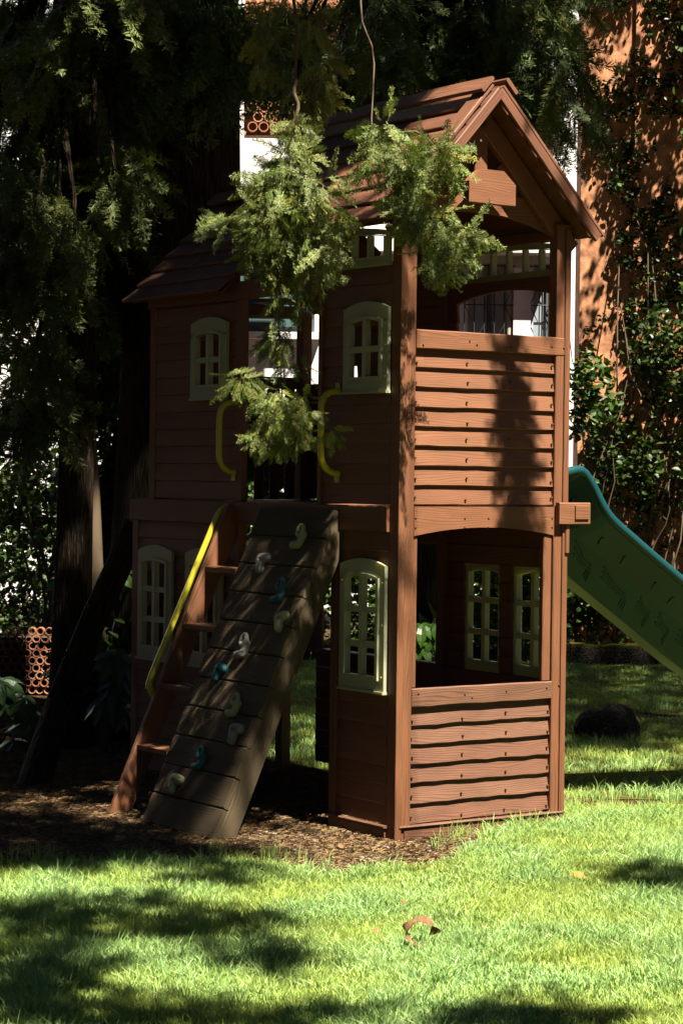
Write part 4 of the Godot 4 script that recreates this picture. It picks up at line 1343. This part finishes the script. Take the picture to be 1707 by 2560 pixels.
		for w in q[2]:
			var tip := P(w[0], w[1], q[4])
			var n := rng.randi_range(6, 8)
			var face := (Vector3(rf(-0.3, 0.5), 0.9, rf(0.3, 0.9))).normalized()
			var e1 := face.cross(rdir()).normalized()
			var e2 := face.cross(e1)
			for k in n:
				var an := TAU * k / n + rf(-0.15, 0.15)
				var d: Vector3 = (e1 * cos(an) + e2 * sin(an) + Vector3(0, -0.35, 0)).normalized()
				var z := (face - d * face.dot(d)).normalized()
				put("leaf", leafm, q[3], o, Transform3D(Basis(d.cross(z), d, z).scaled_local(Vector3.ONE * q[5] * rf(0.75, 1.1)), tip))

func build_shade() -> void:
	# unseen foliage above the picture, placed towards the sun from spots to be shaded
	for u in [0.15, 0.36, 0.5, 0.8]:
		for y in [0.35, 0.9, 1.5, 2.05]:
			lit.append([HW(u, y, 0), 0.20])
	for q in [[0.2, 2.9, 0.05, 0.22], [0.12, 2.85, 0.4, 0.18], [0.46, 2.82, 0.0, 0.18], [0.4, 3.15, 0.1, 0.2], [0.0, 2.75, 0.6, 0.14]]:
		lit.append([HW(q[0], q[1], q[2]), q[3]])
	for q in [[1.12, 1.6, 0.14], [1.3, 1.42, 0.14], [1.5, 1.28, 0.14], [1.8, 1.08, 0.14]]:
		lit.append([HW(q[0], q[1], q[2]), 0.15])
	for q in [[640, 2085, 0.16], [740, 2090, 0.12], [590, 2105, 0.06], [1000, 2150, 0.2], [1120, 2125, 0.22], [880, 2160, 0.2], [1250, 2090, 0.2]]:
		lit.append([ground_at(q[0], q[1]), q[2]])
	lit.append([Vector3(-2.15, 0.3, -15.5), 0.35])
	lit.append([Vector3(-2.6, 0.3, -15.5), 0.3])
	for q in [[280, 400, 11.9, 0.08], [150, 520, 12.0, 0.08], [165, 170, 11.9, 0.08], [215, 20, 12.0, 0.07], [215, 1430, 12.8, 0.2], [20, 1750, 12.4, 0.12], [1075, 1590, 13.4, 0.2], [400, 1460, 13.2, 0.15], [540, 1540, 13.2, 0.15], [615, 1390, 13.3, 0.12], [520, 130, 12.4, 0.07], [60, 900, 12.2, 0.09], [450, 60, 12.4, 0.06], [1300, 120, 13.8, 0.12], [1180, 50, 13.8, 0.1], [1340, 220, 14.0, 0.1], [830, 150, 13.0, 0.1], [960, 250, 13.4, 0.08], [1100, 120, 14.0, 0.08]]:
		lit.append([P(q[0], q[1], q[2]), q[3]])
	for q in [[0.02, 2.52, 1.42, 0.02]]:
		lit.append([HW(q[0], q[1], q[2]), q[3]])
	var ts := []
	var cs := []
	var add := func(T: Vector3, y0: float, y1: float, size: float):
		var q := T + S * ((rf(y0, y1) - T.y) / S.y)
		if keeps_sun(T, minf(size * 0.6, 0.2) if size < 0.42 else 0.06):
			return
		ts.append(aim((rdir() + Vector3(0, -0.5, 0)).normalized(), q, size * rf(0.7, 1.3)))
		var k := rf(0.7, 1.2)
		cs.append(Color(k, k, k))
	# over the bare soil
	for i in 13000:
		var T := Vector3(rf(-3.6, 0.5), 0, -rf(8.3, 15.0))
		var n := noise.get_noise_2d(T.x * 55.0, T.z * 110.0)
		if bare(T) and n < 0.36:
			add.call(T, 6.5, 9.0, 0.34)
	# over the climbing side and the lower roof
	for i in 2200:
		var T := HW(rf(-0.65, 0.1), rf(0.1, 2.4), rf(0.4, 2.4))
		if noise.get_noise_3d(T.x * 90.0, T.y * 90.0, T.z * 90.0) < 0.32:
			add.call(T, 6.5, 9.0, 0.3)
	for i in 900:
		var T := HW(rf(-0.1, 0.47), rf(2.6, 3.0), rf(0.25, 2.4))
		if noise.get_noise_3d(T.x * 160.0, T.y * 90.0, T.z * 60.0) < 0.10:
			add.call(T, 5.5, 7.5, 0.22)
	for i in 1300:
		var T := HW(rf(-0.15, 0.47), rf(2.38, 2.95), rf(1.25, 2.3))
		if noise.get_noise_3d(T.x * 160.0, T.y * 90.0, T.z * 60.0) < 0.5:
			add.call(T, 5.5, 7.5, 0.16)
	# unseen sprays, placed to shade the climbing wall and ladder
	for i in 1500:
		var T := HW(rf(-0.62, -0.02), 0.0, rf(0.36, 1.32))
		var T2 := Vector3(T.x, rf(0.0, 1.35), T.z)
		if noise.get_noise_3d(T2.x * 420.0, T2.y * 60.0, T2.z * 420.0) > 0.22 or keeps_sun(T2, 0.05):
			continue
		ts.append(aim((rdir() + Vector3(0, -0.5, 0)).normalized(), T2 + S * rf(5.0, 7.0), 0.2 * rf(0.7, 1.3)))
		cs.append(Color.WHITE)
	# over the trees behind
	for i in 7500:
		var T := Vector3(rf(-4.5, 2.2), rf(0.0, 5.5), -rf(12.0, 17.5))
		if noise.get_noise_3d(T.x * 70.0, T.y * 70.0, T.z * 70.0) < 0.17:
			add.call(T, 7.5, 11.0, 0.45)
	# the grass right of the playhouse, far part
	for i in 2800:
		var T := Vector3(rf(0.6, 3.6), 0, -rf(13.0, 19.0))
		add.call(T, 6.5, 9.5, 0.4)
	# unseen sprays, placed to shade patches of the lawn
	for q in [[300, 2315, 340, 42, 420], [60, 2450, 150, 75, 300], [600, 2408, 110, 28, 90], [420, 2560, 420, 32, 260], [1310, 2560, 230, 40, 170], [1640, 2203, 140, 26, 150], [520, 2190, 130, 26, 120], [1560, 1960, 180, 16, 60]]:
		for i in int(q[4] * 0.8):
			var e := rdir()
			var T := ground_at(q[0] + e.x * q[2], q[1] + e.y * q[3])
			add.call(T, 5.0, 6.5, 0.22)
	# unseen sprays that cast the strip of shade down the boarded end wall
	for i in 230:
		var y := rf(1.25, 2.2)
		var T := HW(0.635 + 0.035 * sin(y * 5.0) + rf(-0.055, 0.055), y, -0.02)
		var q := T + S * rf(2.6, 3.4)
		ts.append(aim((rdir() + Vector3(0, -0.9, 0)).normalized(), q, rf(0.1, 0.2)))
		cs.append(Color.WHITE)
	var o := node("cypress_tree", self)  # unseen tree, its crown made of the shading sprays gathered above
	tag(o, "unseen cypress out of the picture, placed to shade the lawn, soil and playhouse", "tree", "trees outside the picture")
	var foot := Vector3(8.2, 0, -0.5)
	put("trunk", trunk_mesh(foot - Vector3(0, 0.1, 0), foot + Vector3(-0.3, 11, -0.2), 0.3, 0.18).mesh(), M.bark, o)
	var br := MB.new()
	for i in 9:
		var q: Transform3D = ts[rng.randi_range(0, ts.size() - 1)]
		limb(br, foot + Vector3(-0.2, clampf(q.origin.y + 0.6, 3.0, 10.5), -0.1), q.origin, 0.014, 0.004, 0.3)
	put("branches", br.mesh(), M.bark, o)
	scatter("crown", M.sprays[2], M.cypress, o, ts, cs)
	# an unseen tree beyond the right edge, leaves placed to shade the orange wall
	ts = []
	cs = []
	for i in 1600:
		var T := Vector3(rf(1.9, 4.6), rf(-0.2, 7.2), -20.0)
		var n := noise.get_noise_2d(T.x * 75.0, T.y * 60.0) + 0.55 * noise.get_noise_2d(T.x * 260.0 + 90.0, T.y * 260.0)
		var open := exp(-pow((T.x - 2.2) / 0.22, 2) - pow((T.y - 3.5) / 0.8, 2)) * 0.35
		var far := maxf(1.5, (3.0 - T.x) / (S.x)) + rf(0.0, 1.2)
		if n > (0.10 if T.y > 2.4 else -0.12) - open + clampf((T.x - 2.8) * 0.4, 0.0, 0.3):
			continue
		ts.append(Transform3D(Basis.from_euler(Vector3(rf(-1, 1), rng.randf() * TAU, rf(-1, 1))).scaled(Vector3.ONE * rf(0.7, 1.1)), T + S * far))
		var k := rf(0.7, 1.2)
		cs.append(Color(k, k, k))
	o = node("unseen_broadleaf_tree", self)
	tag(o, "unseen broad-leaved tree beyond the right edge, placed to dapple the orange wall with shade", "tree", "trees outside the picture")
	foot = Vector3(6.6, 0, -16.5)
	put("trunk", trunk_mesh(foot - Vector3(0, 0.1, 0), foot + Vector3(-0.2, 8, 0.1), 0.2, 0.1).mesh(), M.bark, o)
	br = MB.new()
	for i in 20:
		var q: Transform3D = ts[rng.randi_range(0, ts.size() - 1)]
		limb(br, foot + Vector3(-0.1, clampf(q.origin.y - 0.8, 1.5, 7.5), 0), q.origin, 0.04, 0.01, 0.3)
	put("branches", br.mesh(), M.bark, o)
	scatter("crown", M.leafc[3], M.leaf, o, ts, cs)

# ---------------------------------------------------------------- what stands behind
func bxm(size: Vector3) -> ArrayMesh:
	var m := MB.new()
	m.box(Vector3.ZERO, size)
	return m.mesh()

func lattice(parent: Node, x0: float, x1: float, y0: float, y1: float, z: float, step: float, rows: int) -> void:
	var g := node("iron_grille", parent)
	var n := int((x1 - x0) / step)
	for i in n + 1:
		var x := x0 + (x1 - x0) * i / n
		put("bar", tube([Vector3(x, y0, z), Vector3(x, y1, z)], [0.008, 0.008], 5).mesh(), M.iron, g)
	for r in rows + 1:
		var y := y0 + (y1 - y0) * r / rows
		put("bar", tube([Vector3(x0, y, z), Vector3(x1, y, z)], [0.008, 0.008], 5).mesh(), M.iron, g)
	for i in n:
		var xa := x0 + (x1 - x0) * i / n
		var xb := x0 + (x1 - x0) * (i + 1) / n
		for r in rows:
			var ya := y0 + (y1 - y0) * r / rows
			var yb := y0 + (y1 - y0) * (r + 1) / rows
			var ym := (ya + yb) * 0.5
			put("bar", tube([Vector3(xa, ya if (i + r) % 2 else yb, z + 0.008), Vector3(xb, ym, z + 0.008)], [0.006, 0.006], 4).mesh(), M.iron, g)

func build_background() -> void:
	# the white house
	var h := node("white_house", self)
	tag(h, "white rendered house with barred windows behind the trees and the playhouse", "house")
	put("wall", bxm(Vector3(18.7, 13, 0.4)), M.stucco, h, Transform3D(Basis(), Vector3(-6.62, 6.5, -26.4)))
	var z := -26.2
	# louvred window seen through the upper doorway
	var w := put("window", MB.new().mesh() if false else bxm(Vector3(1.36, 1.5, 0.02)), M.frame, h, Transform3D(Basis(), Vector3(-1.02, 3.97, z + 0.012)))
	for k in 8:
		put("louvre_pane", bxm(Vector3(1.08, 0.15, 0.008)), M.glass, w, Transform3D(Basis(Vector3.RIGHT, -0.35), Vector3(-0.03, -0.62 + k * 0.165, 0.06)))
	put("frame", bxm(Vector3(0.07, 1.5, 0.1)), M.frame, w, Transform3D(Basis(), Vector3(0.62, 0, 0.06)))
	put("frame", bxm(Vector3(0.07, 1.5, 0.1)), M.frame, w, Transform3D(Basis(), Vector3(-0.62, 0, 0.06)))
	put("sill", bxm(Vector3(1.5, 0.08, 0.16)), M.stucco, w, Transform3D(Basis(), Vector3(0, -0.79, 0.07)))
	# barred windows seen through the upper far opening
	for q in [[1.40, 1.98], [2.16, 2.60]]:
		var xc: float = (q[0] + q[1]) * 0.5
		var ww: float = q[1] - q[0]
		var wn := put("window", bxm(Vector3(ww, 1.9, 0.02)), M.blueglass, h, Transform3D(Basis(), Vector3(xc, 3.1, z + 0.012)))
		for k in 3:
			put("frame", bxm(Vector3(0.05, 1.9, 0.05)), M.frame if k == 1 else M.stucco, wn, Transform3D(Basis(), Vector3((k - 1) * (ww * 0.5 - 0.02), 0, 0.03)))
		lattice(h, q[0], q[1], 2.2, 4.02, z + 0.12, 0.1, 4)
	put("cornice", bxm(Vector3(2.3, 0.16, 0.5)), M.stucco, h, Transform3D(Basis(), Vector3(1.3, 4.22, z + 0.25)))
	put("pilaster", bxm(Vector3(0.2, 4.0, 0.14)), M.stucco, h, Transform3D(Basis(), Vector3(2.07, 2.0, z + 0.072)))
	put("downpipe", tube([Vector3(1.93, 0, z + 0.07), Vector3(1.93, 4.1, z + 0.07)], [0.035, 0.035], 8).mesh(), mat(0.33, 0.30, 0.24, 0.6), h)
	var rl := node("balcony_railing", h)
	for k in 9:
		put("bar", bxm(Vector3(0.015, 0.5, 0.015)), M.iron, rl, Transform3D(Basis(), Vector3(1.1 + k * 0.09, 4.55, z + 0.42)))
	put("rail", bxm(Vector3(0.8, 0.025, 0.03)), M.iron, rl, Transform3D(Basis(), Vector3(1.46, 4.82, z + 0.42)))
	# windows and a ledge on the part half hidden by leaves
	for q in [[-4.6, 1.6], [-3.2, 5.2], [-6.2, 4.6], [2.0, 6.3]]:
		var wn := put("window", bxm(Vector3(1.0, 1.2, 0.02)), M.blueglass, h, Transform3D(Basis(), Vector3(q[0], q[1], z + 0.012)))
		put("frame", bxm(Vector3(1.1, 0.06, 0.08)), M.frame, wn, Transform3D(Basis(), Vector3(0, 0.63, 0.03)))
		put("sill", bxm(Vector3(1.2, 0.08, 0.14)), M.stucco, wn, Transform3D(Basis(), Vector3(0, -0.64, 0.06)))
	# clay lattice high on the house
	var ring := MB.new()
	var ro := 0.062
	for k in 10:
		var a := TAU * k / 10
		var b := TAU * (k + 1) / 10
		var ca := Vector3(cos(a), sin(a), 0)
		var cb := Vector3(cos(b), sin(b), 0)
		ring.quad(ca * ro, cb * ro, cb * ro + Vector3(0, 0, 0.1), ca * ro + Vector3(0, 0, 0.1), ca + cb)
		ring.quad(ca * ro * 0.76, cb * ro * 0.76, cb * ro * 0.76 + Vector3(0, 0, 0.1), ca * ro * 0.76 + Vector3(0, 0, 0.1), -ca - cb)
		ring.quad(ca * ro + Vector3(0, 0, 0.1), cb * ro + Vector3(0, 0, 0.1), cb * ro * 0.76 + Vector3(0, 0, 0.1), ca * ro * 0.76 + Vector3(0, 0, 0.1), Vector3(0, 0, 1))
	var rm := ring.mesh()
	var sc := node("clay_lattice_wall", self)
	tag(sc, "orange upper wall of clay ring lattice glimpsed through the foliage above the roof", "wall")
	put("wall", bxm(Vector3(1.5, 2.0, 0.2)), M.orange, sc, Transform3D(Basis(), Vector3(-0.35, 6.2, -24.2)))
	for i in 11:
		for j in 12:
			put("clay_ring", rm, pick(M.clay), sc, Transform3D(Basis().scaled(Vector3.ONE * 0.92), Vector3(-1.0 + i * 0.118 + (0.059 if j % 2 else 0.0), 5.28 + j * 0.104, -24.1)))
	# the low screen of stacked clay rings among the shrubs
	sc = node("clay_ring_screen", self)
	tag(sc, "low terracotta screen of stacked clay rings half hidden by shrubs", "screen")
	put("backing_wall", bxm(Vector3(3.2, 0.4, 0.12)), mat(0.06, 0.04, 0.027, 0.95), sc, Transform3D(Basis(), Vector3(-3.35, 0.2, -15.62)))
	for i in 32:
		for j in (9 if i % 5 else 8):
			put("clay_ring", rm, pick(M.clay), sc, Transform3D(Basis(UP, rf(-0.12, 0.12)).scaled(Vector3.ONE * 0.46), Vector3(-3.35 + i * 0.058 + (0.029 if j % 2 else 0.0), 0.04 + j * 0.051, -15.55 + rf(0, 0.02))))
	# the orange wall
	var o := node("orange_building", self)
	tag(o, "tall orange rendered building side wall dappled with leaf shade, beside the roof", "building")
	put("wall", bxm(Vector3(6.0, 9.5, 0.4)), M.orange, o, Transform3D(Basis(), Vector3(5.1, 4.75, -20.2)))
	put("corner_pier", bxm(Vector3(0.45, 9.2, 0.05)), M.orange, o, Transform3D(Basis(), Vector3(2.79, 4.6, -19.977)))
	put("mortar_bed", bxm(Vector3(2.3, 1.5, 0.012)), M.mortar, o, Transform3D(Basis(), Vector3(3.42, 1.55, -19.994)))
	var bm := [plank(0.205, 0.058, 0.03), plank(0.2, 0.06, 0.03), plank(0.208, 0.057, 0.03)]
	for r in 20:
		for c in 11:
			put("brick", bm[rng.randi_range(0, 2)], pick(M.brick), o, Transform3D(Basis(UP, rf(-0.01, 0.01)), Vector3(2.36 + c * 0.217 + (0.108 if r % 2 else 0.0), 0.86 + r * 0.0725, -19.985 + rf(0, 0.006))))
	# creeper on it
	var cr := node("wall_creeper", self)
	tag(cr, "thin dark creeper clinging to the orange wall", "creeper")
	var cst := MB.new()
	for i in 9:
		var x := rf(2.25, 4.2)
		limb(cst, Vector3(x, 0, -19.93), Vector3(x + rf(-0.5, 0.5), rf(3, 7), -19.96), 0.012, 0.004, 0.0)
	put("stem", cst.mesh(), M.twig, cr)
	var ts := []
	var cs := []
	for i in 5200:
		var T := Vector3(rf(2.12, 4.4), rf(0.2, 7.2), -19.93 + rf(-0.02, 0.06))
		if noise.get_noise_2d(T.x * 110.0, T.y * 70.0) + 0.5 * noise.get_noise_2d(T.x * 330.0, T.y * 330.0) > 0.10 + clampf((T.x - 2.6) * 0.4, -0.2, 0.25) - 0.5 * exp(-pow((T.x - 2.2) / 0.3, 2) - pow((T.y - 3.7) / 0.7, 2)):
			continue
		ts.append(Transform3D(Basis.from_euler(Vector3(rf(-0.5, 0.5), rng.randf() * TAU, rf(-0.5, 0.5))).scaled(Vector3.ONE * rf(0.45, 0.8)), T))
		var k := rf(0.18, 0.42)
		cs.append(Color(k, k, k) if rng.randf() > 0.03 else Color(k * 3.0, k * 4.0, k * 2.0))
	scatter("foliage", M.leafc[1], M.leaf, cr, ts, cs)
	# mossy edging of the far bed, and the boulder on the lawn
	var kb := node("mossy_kerb", self)
	structure(kb)
	for i in 7:
		var x := -0.6 + i * 0.72
		put("kerb_stone", plank(0.71, 0.16, 0.22, 6, 0.006), M.rock, kb, Transform3D(Basis(), Vector3(x, 0.07, -18.75 + rf(-0.01, 0.01))))
		put("moss_cap", plank(0.70, 0.22, 0.022, 6, 0.006), M.moss, kb, Transform3D(Basis(Vector3.RIGHT, -PI / 2), Vector3(x, 0.158, -18.75)))
	var bf := func(p: Vector3) -> float:
		return Vector3(p.x / 1.25, p.y / 0.95, p.z).length() * 0.17 / 0.17 - 0.165 + 0.035 * noise.get_noise_3d(p.x * 400.0, p.y * 400.0, p.z * 400.0)
	var g := ground_at(1520, 1852)
	tag(put("boulder", nets(bf, Vector3(-0.26, -0.2, -0.24), Vector3(0.26, 0.22, 0.24), 0.02), M.rock, self, Transform3D(Basis(UP, 0.5), g + Vector3(0, 0.05, -0.12))), "dark rounded boulder lying on the lawn right of the playhouse", "rock")

func _ready() -> void:
	rng.seed = 20240607
	noise.seed = 12
	noise.frequency = 0.01
	noise.fractal_octaves = 3
	# camera
	var cam := Camera3D.new()
	cam.name = "camera"
	cam.fov = rad_to_deg(2.0 * atan(1280.0 / FPX))
	cam.near = 0.05
	cam.far = 900.0
	cam.transform = Transform3D(cam_basis, CAM)
	add_child(cam)
	cam.current = true
	# sky, sun, exposure
	var env := Environment.new()
	env.background_mode = Environment.BG_SKY
	var sky := Sky.new()
	var sm := ProceduralSkyMaterial.new()
	sm.sky_top_color = Color(0.30, 0.48, 0.78)
	sm.sky_horizon_color = Color(0.62, 0.72, 0.84)
	sm.ground_bottom_color = Color(0.16, 0.17, 0.12)
	sm.ground_horizon_color = Color(0.40, 0.42, 0.38)
	sm.sky_curve = 0.15
	sky.sky_material = sm
	env.sky = sky
	env.background_energy_multiplier = 0.06
	env.tonemap_mode = Environment.TONE_MAPPER_LINEAR
	env.tonemap_exposure = 4.2
	env.sdfgi_enabled = true
	env.ssao_enabled = true
	env.ssil_enabled = true
	var we := WorldEnvironment.new()
	we.name = "world_environment"
	we.environment = env
	add_child(we)
	var el := deg_to_rad(60.0)
	var az := deg_to_rad(TURN)
	S = Vector3(sin(az) * cos(el), sin(el), cos(az) * cos(el))
	var sun := DirectionalLight3D.new()
	sun.name = "sun"
	sun.light_energy = 1.6
	sun.light_color = Color(1.0, 0.96, 0.88)
	sun.light_angular_distance = 0.5
	sun.shadow_enabled = true
	sun.transform = Transform3D(Basis.looking_at(-S), S * 30.0)
	add_child(sun)
	make_materials()
	build_house()
	build_ground()
	build_boughs()
	build_trees()
	build_background()
	build_shade()
	curled_leaf()
